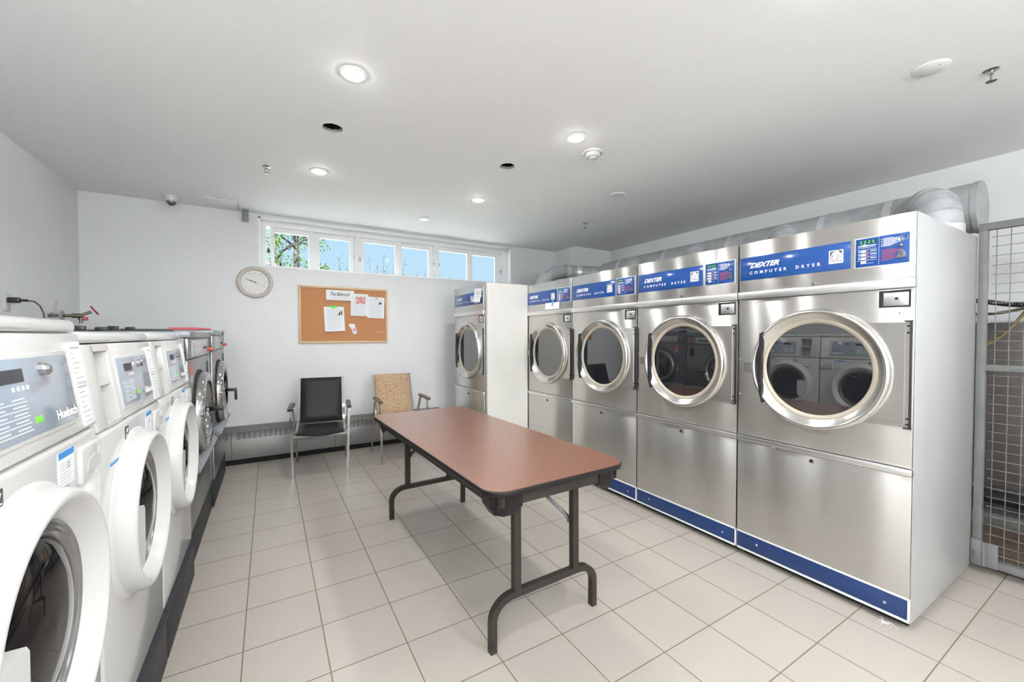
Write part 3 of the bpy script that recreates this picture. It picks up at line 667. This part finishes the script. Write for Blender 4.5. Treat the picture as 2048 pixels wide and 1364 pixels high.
# ================================================================ STEEL WASHERS
def make_steel_washer():
    t = thing('steel_washer', 'x', 'washing machine')
    w = .945
    MB().box(.002, w-.002, .014, .83, .03, 1.322, .003).build('cabinet', M['greyp'], t)
    MB().box(.0, w, .0, .83, 0, .20, .004).build('base', M['greydk'], t)
    MB().box(.0, w, -.014, .845, 1.323, 1.360, .004).build('lid', M['greyp'], t)
    MB().box(.004, w-.004, 0, .014, .56, 1.196, .003).build('front_panel', M['steeld'], t)
    b = MB(); b.box(.004, w-.004, -.004, .014, 1.200, 1.320, .003); con = b.build('console', M['steeld'], t)
    MB().box(.12, w-.14, -.0065, -.003, 1.212, 1.308, .002).build('control_panel', mat('pale_grey_film', (.46, .47, .48), .25), con)
    b = MB()
    for i in range(6): b.box(.16, .24, -.0072, -.006, 1.222+i*.0135, 1.2245+i*.0135)
    b.box(.60, .76, -.0072, -.006, 1.246, 1.262)
    b.build('panel_print', M['ink'], con, smooth=0)
    MB().lathe([(.0001, -.02), (.010, -.019), (.012, -.01), (.012, 0)], (.52, 0, 1.345), 'y', 16).build('key_switch', M['chrome'], t)
    MB().lathe([(.0001, -.030), (.012, -.028), (.014, -.01), (.014, 0)], (.90, 0, 1.235), 'y', 14).build('stop_button', M['orange'], t)
    for z in (1.135, .865): MB().box(.11, .17, -.0012, .001, z-.03, z+.022).build('warning_sticker', M['orange'], t, smooth=0)
    b = MB(); b.box(.11, .17, -.0012, .001, 1.06, 1.10); b.box(.11, .17, -.0012, .001, .78, .83); b.build('small_print', M['greyink'], t, smooth=0)
    MB().box(.83, .885, -.006, .001, 1.03, 1.15, .002).build('soap_slot', M['black'], t)
    b = MB(); b.prism([(-.050, .555), (-.004, .60), (.0, .60), (.0, .52), (-.010, .52)], lambda a, c, d: Vector((d, a, c)), .01, w-.01); b.build('flared_lip', M['greyp'], t)
    MB().box(.02, w-.02, -.002, .014, .205, .52, .002).build('kick_panel', M['steeld'], t)
    dc = (.415, 0, .845)
    b = MB().lathe([(.272, .0), (.272, -.010), (.262, -.014)], dc, 'y', 64); b.build('door_gasket', M['blackm'], t)
    b = MB().lathe([(.258, -.010), (.256, -.040), (.246, -.052), (.225, -.055), (.205, -.050), (.190, -.030), (.178, -.012), (.176, .0)], dc, 'y', 64); door = b.build('door', M['chrome'], t)
    MB().lathe([(.0001, -.034), (.06, -.032), (.12, -.024), (.180, -.010)], dc, 'y', 64).build('door_glass', M['darkglass'], door)
    b = MB(); b.box(.60, .645, -.115, -.045, .815, .842, .005); b.box(.602, .635, -.122, -.102, .735, .842, .005); b.build('door_handle', M['black'], door)
    return t
s0 = make_steel_washer(); g = 'grey steel washers in the far left corner'
s0.location = (-.285, -1.285, 0); s0.rotation_euler = (0, 0, PI/2); tag(s0, 'grey steel front loading washer next to the white washers', 'washing machine', g)
s1 = copy_tree(s0); s1.location = (-.268, -.318, .018); 
for c_ in s0.children:
    for h_ in c_.children:
        if h_.name.startswith('door_handle'):
            nb = MB().box(.600, .645, -.115, -.045, .812, .842, .006).build('door_handle', M['black']); old = h_.data; h_.data = nb.data; bpy.data.objects.remove(nb)
tag(s1, 'grey steel front loading washer in the far corner by the wall heater', 'washing machine', g)
MB().box(.01, .93, .02, .80, -.018, 0).build('shim', M['blackm'], s1)
def tool(name, loc, L, grip, label):
    t = thing(name, label, 'tool', loc, 0)
    b = MB(); b.tube([(0, 0, .006), (-L*.5, 0, .008), (-L, 0, .008)], .006, 8, w=.022, h=.010); b.box(-L-.07, -L-.01, -.02, .02, .0, .034, .004); b.box(-L+.03, -L+.09, -.012, .012, .002, .028, .006); b.build('bar', M['black'], t)
    if grip: MB().tube([(.02, 0, .013), (-.10, 0, .014), (-.26, 0, .014)], .013, 12, radii=[.008, .014, .013]).build('grip', M['pink'], t)
tool('soap_lever', (-.42, -.78, 1.3605), .40, False, 'flat black bar lying on top of the steel washer beside the white ones')
tool('soap_lever', (-.34, .18, 1.3785), .56, True, 'black bar with a pink red grip lying on top of the corner washer')
t = note('paper_tag', 'small white paper tag hanging off the corner washer top', 'tag', (-.250, .45, 1.385), PI/2, .12, .14, 0, .25, .02)

# ================================================================ LEFT WALL FITTINGS
def outlet(y, z, label, cord=True):
    t = thing('wall_outlet', label, 'outlet', (XL, y, z), PI/2, 'outlets on the left wall')
    MB().box(-.036, .036, -.006, .0, -.058, .058, .003).build('cover_plate', M['enamel2'], t)
    if cord:
        b = MB(); b.box(-.016, .016, -.062, -.006, -.004, .032, .006); b.cyl((0, -.060, .014), (0, -.095, .014), .009, n=12); b.build('plug', M['black'], t)
        MB().tube([(0, -.09, .014), (0, -.125, .008), (0, -.15, -.02), (.004, -.165, -.07), (.006, -.17, -.18)], .0045, 8).build('cord', M['black'], t)
outlet(-.22, 1.555, 'white wall outlet with a black plug and cord behind the steel washers')
outlet(-2.35, 1.57, 'white wall outlet with a black plug above the white washers')
outlet(.46, 1.560, 'blank white wall plate above the red valve', False)
def valve(y, z, label):
    t = thing('water_valve', label, 'valve', (XL, y, z), 0, 'red handled water valves')
    b = MB(); b.cyl((0, 0, 0), (.13, 0, 0), .012, n=14); b.cyl((.13, 0, 0), (.19, 0, .0), .019, n=14); b.cyl((.17, 0, 0), (.235, .02, .034), .011, n=12); b.cyl((.18, 0, 0), (.18, 0, -.06), .011, n=12); b.cyl((.02, 0, -.018), (.02, 0, .022), .008, n=8); b.build('pipe', M['brass'], t)
    MB().cyl((.070, 0, 0), (.080, 0, 0), .040, n=24).build('flange', M['galv'], t)
    hc = Vector((.250, .03, .046)); d = Vector((.8, .2, .55)).normalized(); u, v = ortho(d); b = MB()
    pts = [hc+(u*math.cos(2*PI*i/20)+v*math.sin(2*PI*i/20))*.036 for i in range(21)]
    b.tube(pts, .006, 8)
    for i in range(4): b.cyl(hc, hc+(u*math.cos(PI*i/2)+v*math.sin(PI*i/2))*.036, .004, n=6)
    b.build('handwheel', M['red'], t)
    MB().box(.15, .205, .03, .07, -.035, -.005, .008).build('lower_handle', M['pink'], t)
valve(.36, 1.495, 'brass water valve with dark red handwheel on the left wall near the corner')
valve(-2.0, 1.52, 'brass water valve with dark red handwheel above the middle white washer')

# ================================================================ BACK WALL
t = thing('baseboard_heater', 'long grey metal baseboard heater under the notice board', 'heater', (0, YB, 0))
x0, x1 = -1.33, 2.03
b = MB(); F = lambda a, c, d: Vector((d, a, c))
prof = [(-.004, .385), (-.030, .385), (-.118, .352), (-.124, .345), (-.124, .262), (-.128, .255), (-.128, .062), (-.118, .058), (-.112, .064), (-.112, .25), (-.108, .335), (-.03, .37), (-.004, .37)]
b.prism(prof, F, x0, x1); b.build('cover', M['heat'], t)
for i, xx in enumerate((-.232, .748, 1.72)): MB().box(xx-.002, xx+.002, -.1295, -.12, .062, .352).build('joint', M['ink'], t, smooth=0)
for s0_, s1_ in ((x0, -.232), (-.232, .748), (.748, 1.72), (1.72, x1)):
    b = MB(); xx = s0_+.045
    while xx < s1_-.06:
        for j in range(8): b.quad((xx, -.1246, .268+j*.0095), (xx+.036, -.1246, .270+j*.0095), (xx+.036, -.1246, .275+j*.0095), (xx, -.1246, .273+j*.0095))
        xx += .047
    b.build('grille', M['ink'], t, smooth=0, fixn=False)
MB().box(x0, x1, -.10, 0, 0, .055).build('gap_shade', M['voidm'], t)  # black block stands in for the shade in the gap under the cover

t = thing('wall_clock', 'round wall clock with pale rim and black hands showing nearly ten', 'clock', (-.012, YB, 1.905))
MB().lathe([(.166, .0), (.168, -.012), (.160, -.030), (.146, -.036), (.132, -.030), (.126, -.020), (.124, -.012)], (0, 0, 0), 'y', 72).build('rim', M['clockrim'], t)
MB().lathe([(.0001, -.012), (.126, -.012)], (0, 0, 0), 'y', 72).build('face', M['face'], t)
b = MB()
for h in range(1, 13):
    a = PI/2-2*PI*h/12; cx, cz = .098*math.cos(a), .098*math.sin(a); ww = .009 if h < 10 else .016
    b.text(str(h), cx-ww/2, cx+ww/2, cz-.009, cz+.009, -.0135)
b.build('numerals', M['greyink'], t, smooth=0, fixn=False)
def hand(ang, L, wd, y, m, nm, tail=.015):
    a = math.radians(90-ang); d = Vector((math.cos(a), 0, math.sin(a))); n = Vector((-d.z, 0, d.x))*wd; b = MB()
    A = [-d*tail-n, -d*tail+n, d*L+n*.5, d*L-n*.5]
    b.skin([b.ring([p+Vector((0, y, 0)) for p in A]), b.ring([p+Vector((0, y-.001, 0)) for p in A])]); b.build(nm, m, t, smooth=0)
hand(294, .058, .004, -.016, M['ink'], 'hour_hand'); hand(289, .092, .003, -.018, M['ink'], 'minute_hand'); hand(112, .09, .0008, -.020, M['greyink'], 'second_hand')
MB().lathe([(.0001, -.0225), (.0055, -.022), (.006, -.014)], (0, 0, 0), 'y', 16).build('hub', M['ink'], t)

BX0, BX1, BZ0, BZ1 = .398, 1.374, 1.250, 1.902
t = thing('notice_board', 'cork notice board in a light oak frame on the back wall', 'board', ((BX0+BX1)/2, YB, (BZ0+BZ1)/2))
hw, hh = (BX1-BX0)/2, (BZ1-BZ0)/2
MB().box(-hw+.01, hw-.01, -.012, 0, -hh+.01, hh-.01).build('cork_sheet', M['cork'], t, smooth=0)
b = MB(); fwid = .022
b.box(-hw, hw, -.022, 0, hh-fwid, hh, .002); b.box(-hw, hw, -.022, 0, -hh, -hh+fwid, .002); b.box(-hw, -hw+fwid, -.022, 0, -hh+fwid, hh-fwid, .002); b.box(hw-fwid, hw, -.022, 0, -hh+fwid, hh-fwid, .002)
b.build('oak_frame', M['wood'], t)
MB().tube([(-.16, -.004, hh-.002), (-.02, -.004, hh+.022), (.0, -.006, hh+.026), (.03, -.004, hh+.022), (.20, -.004, hh-.002)], .0012, 6).build('hanging_wire', M['galv'], t)
yb = YB-.0135
def bx(u): return BX0+(BX1-BX0)*u
def bz(v): return BZ1-(BZ1-BZ0)*v
t = note('title_card', 'white card reading The Balmoral in script at the top of the notice board', 'sign', (bx(.445), yb, bz(.055)), 0, .305, .118, 0, 0, .010)
b = MB(); b.text('The Balmoral', -.105, .106, -.068, -.022, -.0070, shear=.35, bold=.003); b.build('script_lettering', M['ink'], t, smooth=0, fixn=False)
b = MB(); b.quad((-.10, -.0095, -.090), (.105, -.0095, -.090), (.105, -.0095, -.093), (-.10, -.0095, -.093)); b.build('small_print', M['greyink'], t, smooth=0, fixn=False)
t = note('notice_sheet', 'white letter sheet held by green tape in the middle of the notice board', 'notice', (bx(.372), yb-.002, bz(.355)), 0, .216, .285, 15, -.035, .016, tex=mat('faint_print', (.62, .63, .66), .7))
b = MB(); b.quad((-.045, -.004, .010), (.045, -.004, .008), (.035, -.005, -.008), (-.042, -.005, -.010)); b.quad((-.03, -.0045, -.004), (.02, -.0045, -.004), (.0, -.006, -.022), (-.012, -.006, -.020)); lab(b.build('green_tape', M['greentape'], t, smooth=0, fixn=False), 'bright green tape')
b = MB(); b.box(.05, .066, -.006, -.005, -.10, -.06); b.box(.072, .088, -.006, -.005, -.095, -.055); b.box(.03, .062, -.006, -.005, -.10, -.092); b.box(.076, .084, -.006, -.005, -.055, -.045); b.build('small_drawing', M['ink'], t, smooth=0)
t = note('notice_sheet', 'white news sheet with a red picture at the upper right of the notice board', 'notice', (bx(.665), yb-.006, bz(.105)), 0, .200, .262, 20, .012, .004, tex=mat('faint_print', (.62, .63, .66), .7))
b = MB(); b.box(-.045, .066, -.0032, -.002, -.118, -.035); lab(b.build('picture', mat('red_photo', (.52, .16, .16), .6, mottled=(42, (.75, .62, .58), .42, .6, (1, 1, 1))), t, smooth=0), 'reddish printed picture')
t = note('notice_sheet', 'white information sheet at the right edge of the notice board', 'notice', (bx(.862), yb-.004, bz(.150)), 0, .200, .255, 20, .03, .004, tex=mat('faint_print', (.62, .63, .66), .7))
b = MB(); b.box(.035, .066, -.0036, -.002, -.085, -.062); b.box(-.015, .02, -.0036, -.002, -.024, -.018); b.box(-.002, .008, -.0036, -.002, -.014, -.006); b.build('small_picture', M['ink'], t, smooth=0)
t = thing('lost_sock', 'small white patterned sock pinned to the cork board', 'sock', (bx(.575), YB-.018, bz(.655)))
b = MB(); F = lambda a, c, d: Vector((a, d, c))
b.prism([(-.030, .0), (.026, .002), (.036, -.045), (.052, -.085), (.052, -.105), (.036, -.122), (.018, -.122), (.004, -.105), (-.012, -.055), (-.034, -.030), (-.040, -.020)], F, -.008, 0)
b.build('knit', mat('sock_knit', (.80, .80, .84), .9, mottled=(60, (.45, .45, .60), .55, .68, (1, 1, 1))), t)
b = MB(); b.box(.0, .040, -.0086, -.0078, -.070, -.060); b.box(.012, .044, -.0086, -.0078, -.088, -.080); lab(b.build('pattern', mat('sock_pattern', (.55, .08, .22), .8), t, smooth=0), 'pink stripes on the sock')
for i, (u, v, a) in enumerate([(.93, .80, .2), (.885, .81, -.1)]):
    b = MB(); b.tube([(0, 0, 0), (.03*math.cos(a), -.004, .03*math.sin(a))], .0015, 6); b.lathe([(.0001, -.010), (.004, -.009), (.004, 0)], (0, 0, 0), 'y', 10)
    tag(b.build('push_pin', M['paper'], loc=(bx(u), YB-.0125, bz(v))), ['white push pin at the right edge of the cork', 'white push pin a little in from the right edge of the cork'][i], 'pin', 'pins on the notice board')

# ================================================================ TABLE
TZ = .735
t = thing('folding_table', 'long folding table with brown laminate top and dark steel legs', 'table', (1.166, -1.905, 0), math.radians(1.6))
L2, W2, RC = .915, .372, .085
def rrect(w, l, r, n=8):
    pts = []
    for cx, cy, a0 in ((w-r, l-r, 0), (-w+r, l-r, 90), (-w+r, -l+r, 180), (w-r, -l+r, 270)):
        for i in range(n+1):
            a = math.radians(a0+90*i/n); pts.append((cx+r*math.cos(a), cy+r*math.sin(a)))
    return pts
Fz = lambda a, c, d: Vector((a, c, d))
MB().prism(rrect(W2-.002, L2-.002, RC), Fz, TZ-.004, TZ).build('table_top', tabletop_material(), t)
b = MB(); R = []
for z, o_ in ((TZ-.0015, -.002), (TZ-.003, .001), (TZ-.008, .003), (TZ-.018, .003), (TZ-.024, .0), (TZ-.024, -.02)):
    R.append(b.ring([Vector((x, y, z)) for x, y in rrect(W2+o_, L2+o_, RC+max(o_, -.01))]))
b.skin(R, True, False, True); b.build('edge_band', M['edge'], t)
b = MB()
ia, la = W2-.045, L2-.035
for s in (-1, 1):
    b.box(min(s*ia, s*(ia-.02)), max(s*ia, s*(ia-.02)), -la, la, TZ-.078, TZ-.022); b.box(-ia, ia, min(s*la, s*(la-.02)), max(s*la, s*(la-.02)), TZ-.078, TZ-.022)
b.build('apron', M['bronze'], t)
for sx in (-1, 1):
    for sy in (-1, 1):
        b = MB(); c = .115
        out_ = [(sx*(ia+.006), sy*(la-c)), (sx*(ia+.006), sy*(la-.05)), (sx*(ia-.04), sy*(la+.006)), (sx*(ia-c), sy*(la+.006)), (sx*(ia-c), sy*(la-.01)), (sx*(ia-.04), sy*(la-.02)), (sx*(ia-.015), sy*(la-.05)), (sx*(ia-.015), sy*(la-c))]
        A = b.ring([Vector((x, y, TZ-.024)) for x, y in out_]); B3 = b.ring([Vector((x, y, TZ-.085)) for x, y in out_]); 
        C3 = b.ring([Vector((sx*(ia-.03)+(x-sx*(ia-.03))*.6, sy*(la-.03)+(y-sy*(la-.03))*.6, TZ-.118)) for x, y in out_]); b.skin([A, B3, C3]); b.build('corner_bracket', M['edge'], t, smooth=25)
def leg_frame(y):
    s = 1 if y > 0 else -1
    yt = y*.995
    b = MB()
    hx = .285; r = .10
    arc = [Vector((-hx, 0, .0)), Vector((-hx, 0, .13))]
    for i in range(1, 9):
        a = math.radians(180-90*i/8); arc.append(Vector((-hx+r+r*math.cos(a), 0, .13+r*math.sin(a)*.85)))
    arc2 = [Vector((-p.x, 0, p.z)) for p in reversed(arc)]
    pts = [Vector((p.x, y, p.z)) for p in arc+arc2]
    b.tube(pts, 0, w=.030, h=.030, up=(0, 1, 0))
    foot = b.build('foot_rail', M['bronze'], t, smooth=30)
    for sx in (-1, 1):
        b = MB(); b.tube([(sx*.165, y, .215), (sx*.165, yt, TZ-.03)], 0, w=.034, h=.030, up=(0, 1, 0)); b.build('leg', M['bronze'], t)
    for sx in (-1, 1):
        b = MB(); b.tube([(sx*.150, y-s*.018, .44), (sx*.148, y-s*.03, .465), (sx*.045, y-s*.20, TZ-.125), (sx*.040, y-s*.215, TZ-.075), (sx*.040, y-s*.215, TZ-.055)], 0, w=.018, h=.008, up=(0, 1, .3)); b.build('brace', M['black'], t)
    b = MB(); b.box(-.06, .06, y-s*.215-.03, y-s*.215+.03, TZ-.072, TZ-.045, .003); b.cyl((-.075, y-s*.215, TZ-.058), (.075, y-s*.215, TZ-.058), .010, n=10); b.box(-ia, ia, y-s*.215-.015, y-s*.215+.015, TZ-.050, TZ-.022); b.build('fold_lock', M['black'], t)
leg_frame(-.765); leg_frame(.715)

# ================================================================ CHAIRS
def make_chair(label, loc, rz, back_m, seat_m, arm_m, group='armchairs against the back wall'):
    t = thing('armchair', label, 'chair', loc, rz, group)
    # local: front faces -y, origin between the front feet
    for sx in (-1, 1):
        x = sx*.235
        b = MB(); b.tube([(x, .0, 0), (x+sx*.012, .004, .40), (x+sx*.018, .010, .640)], 0, w=.020, h=.020, up=(0, 1, 0)); b.build('leg', M['chrome'], t)
        b = MB(); b.tube([(x, .565, 0), (x+sx*.010, .38, .40), (x+sx*.018, .265, .640)], 0, w=.020, h=.020, up=(1, 0, 0)); b.build('leg', M['chrome'], t)
        b = MB(); b.tube([(x+sx*.018, -.035, .648), (x+sx*.018, .05, .656), (x+sx*.018, .285, .660)], 0, w=.042, h=.022, up=(0, 0, 1)); ar = b.build('armrest', arm_m, t, smooth=30)
        b = MB(); b.tube([(x, .02, .405), (x, .38, .395)], 0, w=.012, h=.028, up=(0, 0, 1))
        b.tube([(sx*.222, .30, .36), (sx*.218, .42, .44), (sx*.213, .50, .62), (sx*.210, .575, .885)], 0, w=.022, h=.014, up=(0, 1, .2)); b.build('side_rail', M['chrome'], t)
    for q in (.03, .37): MB().tube([(-.235, q, .387), (.235, q, .387)], 0, w=.02, h=.012, up=(0, 1, 0)).build('cross_bar', M['chrome'], t)
    # seat: domed pad with dipping front
    b = MB(); n = 12; top = []; bot = []
    for j in range(n+1):
        v = j/n; rT = []; rB = []
        for i in range(n+1):
            u = i/n; ex = min(u, 1-u)*2; ey = min(v, 1-v)*2; puff = .030*(1-(1-min(1, ex*2.2))**2)**.5*(1-(1-min(1, ey*2.2))**2)**.5
            x = -.205+.41*u; y = -.015+.43*v; z = .425-.018*v; sag = -.012*math.sin(PI*u)*(1-v)
            rT.append(Vector((x, y, z+puff+sag))); rB.append(Vector((x, y, z-.022-.020*math.sin(PI*u)*(1-v))))
        top.append(b.ring(rT)); bot.append(b.ring(rB))
    for A in (top, bot):
        for a, c in zip(A, A[1:]):
            for i in range(n): b.bm.faces.new((a[i], a[i+1], c[i+1], c[i]))
    for i in range(n): b.bm.faces.new((top[0][i], top[0][i+1], bot[0][i+1], bot[0][i])); b.bm.faces.new((top[n][i], top[n][i+1], bot[n][i+1], bot[n][i]))
    for j in range(n): b.bm.faces.new((top[j][0], top[j+1][0], bot[j+1][0], bot[j][0])); b.bm.faces.new((top[j][n], top[j+1][n], bot[j+1][n], bot[j][n]))
    b.build('seat', seat_m, t, smooth=55)
    b = MB(); fr = []; bk = []
    for j in range(n+1):
        v = j/n; rT = []; rB = []
        for i in range(n+1):
            u = i/n; ex = min(u, 1-u)*2; ey = min(v, 1-v)*2; puff = .028*(1-(1-min(1, ex*3))**2)**.5*(1-(1-min(1, ey*3))**2)**.5
            x = (-.200+.40*u)*(1-.01*v); z = .440+.445*v; y = .417+.143*v+.0
            rT.append(Vector((x, y-puff, z))); rB.append(Vector((x, y+.022, z)))
        fr.append(b.ring(rT)); bk.append(b.ring(rB))
    for A in (fr, bk):
        for a, c in zip(A, A[1:]):
            for i in range(n): b.bm.faces.new((a[i], a[i+1], c[i+1], c[i]))
    for i in range(n): b.bm.faces.new((fr[0][i], fr[0][i+1], bk[0][i+1], bk[0][i])); b.bm.faces.new((fr[n][i], fr[n][i+1], bk[n][i+1], bk[n][i]))
    for j in range(n): b.bm.faces.new((fr[j][0], fr[j+1][0], bk[j+1][0], bk[j][0])); b.bm.faces.new((fr[j][n], fr[j+1][n], bk[j+1][n], bk[j][n]))
    b.build('backrest', back_m, t, smooth=55)
    return t
make_chair('chrome armchair with black vinyl seat and back, left of the two chairs', (.520, .075, 0), math.radians(-7), M['leather'], M['leather'], M['black'])
make_chair('chrome armchair with tan tweed back and wood arms behind the table', (1.335, .105, 0), math.radians(-1), M['tweed'], M['tweedseat'], M['armwood'])

# ================================================================ OUTSIDE
struct(MB().box(-14, 24, YB+.32, 40, 1.80, 1.90).build('ground', M['bounce_paving'], smooth=0))
def leaves(b, c, n, rad, size):
    for _ in range(n):
        p = Vector(c)+Vector([random.gauss(0, 1)*r for r in rad]); u = Vector([random.uniform(-1, 1) for _ in range(3)]).normalized(); v = ortho(u)[0]; s = size*random.uniform(.6, 1.3)
        q = [p-u*s, p-v*s*.5, p+u*s, p+v*s*.5]
        b.bm.faces.new([b.bm.verts.new(x) for x in q])
def tree(label, base, trunk, branches, clusters, size, name='tree'):
    t = thing(name, label, 'tree', base)
    b = MB(); b.tube([Vector(p)-Vector(base) for p in trunk[0]], .1, 10, radii=trunk[1])
    for pts, r in branches: b.tube([Vector(p)-Vector(base) for p in pts], r, 7, radii=[r*(1-.6*i/(len(pts)-1)) for i in range(len(pts))])
    b.build('trunk', M['bark'], t)
    b = MB()
    for c, n, rad in clusters: leaves(b, Vector(c)-Vector(base), n, rad, size)
    b.build('foliage', M['leaf'], t, smooth=0, fixn=False)
Y0 = 9.0
br = [([(.80, Y0, 3.95), (.62, Y0, 3.85), (.45, Y0, 3.70), (.30, Y0, 3.4)], .05), ([(.80, Y0, 3.9), (1.0, Y0, 4.1), (1.3, Y0, 4.2)], .04), ([(.80, Y0, 3.85), (.62, Y0, 3.98), (.40, Y0, 4.15)], .04), ([(.84, Y0, 4.0), (1.1, Y0, 3.98), (1.5, Y0, 3.95)], .03)]
cl = []
for x, z, n in [(.35, 4.1, 90), (.55, 4.25, 80), (.8, 4.3, 80), (1.05, 4.2, 90), (1.3, 4.25, 70), (1.45, 4.1, 50), (.25, 3.8, 70), (.45, 3.95, 50), (1.15, 4.0, 40), (.3, 3.55, 90), (.4, 3.4, 90), (.2, 3.3, 80), (.6, 3.35, 30), (1.0, 3.42, 40), (1.15, 3.3, 50), (.85, 3.6, 20), (.95, 3.8, 14), (1.3, 4.45, 60), (1.5, 3.95, 22), (.75, 4.6, 90), (.3, 4.5, 90)]:
    cl.append(((x, Y0+random.uniform(-.5, .5), z), n, (.13, .3, .10)))
tree('leafy tree seen through the leftmost window', (.80, Y0, 1.90), ([(.80, Y0, 1.90), (.80, Y0, 3.0), (.81, Y0, 3.8), (.80, Y0, 4.8)], [.11, .09, .075, .05]), br, cl, .055)
tree('low green tree branch tips in the second window pane', (1.1, 6.9, 1.90), ([(1.1, 6.9, 1.9), (1.15, 6.9, 2.8)], [.05, .03]), [([(1.15, 6.9, 2.7), (1.2, 6.9, 2.9), (1.35, 6.9, 3.12)], .02)], [((1.20, 6.9, 2.92), 110, (.075, .08, .05)), ((1.33, 6.9, 3.0), 50, (.06, .08, .05)), ((1.14, 6.9, 3.06), 40, (.045, .08, .04))], .036)
def bush(label, cx, y, z0, stems, seed):
    random.seed(seed); t = thing('shrub', label, 'shrub', (cx, y, 1.90), 0, 'wispy shrubs outside the windows')
    b = MB(); f = MB()
    for dx, dz in stems:
        top = Vector((dx, random.uniform(-.2, .2), z0+dz-1.9)); base = Vector((dx*.45, 0, 0)); pts = [base, base.lerp(top, .5)+Vector((dx*.05, 0, 0)), top]
        b.tube(pts, .006, 5, radii=[.012, .007, .003])
        for k in range(16):
            q = pts[1].lerp(pts[2], k/15); leaves(f, q, 2, (.035, .03, .03), .024)
    leaves(f, Vector((0, 0, z0-1.95)), int(90*abs(stems[0][0]-stems[-1][0])), (abs(stems[0][0]-stems[-1][0])*.33, .08, .07), .026)
    b.build('stems', M['bark'], t); f.build('foliage', M['leaf2'], t, smooth=0, fixn=False)
Yb = 6.0
bush('wispy shrub with a tall central twig behind the third window pane', 2.5, Yb, 2.86, [(-.55, .25), (-.35, .32), (-.12, .25), (.03, .48), (.12, .2), (.3, .22), (.42, .12), (.55, .38)], 3)
bush('wispy shrub with one leaning twig behind the fourth window pane', 3.62, 6.2, 2.86, [(-.2, .10), (-.05, .08), (.05, .14), (.22, .35), (.4, .1)], 5)
bush('sparse shrub low behind the second window pane', 1.60, 5.3, 2.72, [(-.2, .3), (-.05, .12), (.1, .22), (.2, .05)], 8)
bush('small shrub tip at the lower left of the fifth window pane', 4.05, 5.3, 2.66, [(-.1, .15), (.02, .12), (.1, .06)], 9)
t = thing('street_lamp', 'pale street lamp head on a thin arm in the leftmost window', 'street lamp', (-.50, 11.2, 1.9))
b = MB(); b.tube([(0, 0, 0), (0, 0, 1.75), (.15, 0, 1.88), (.95, 0, 1.72)], .03, 8, radii=[.05, .03, .02, .015]); b.build('pole', M['greyp'], t)
MB().lathe([(.0001, -.035), (.07, -.03), (.11, 0), (.08, .02), (.0001, .03)], (1.12, 0, 1.66), 'z', 16).build('lamp_head', mat('lamp_head', (.012, .009, .008), .6, spec=.02), t)
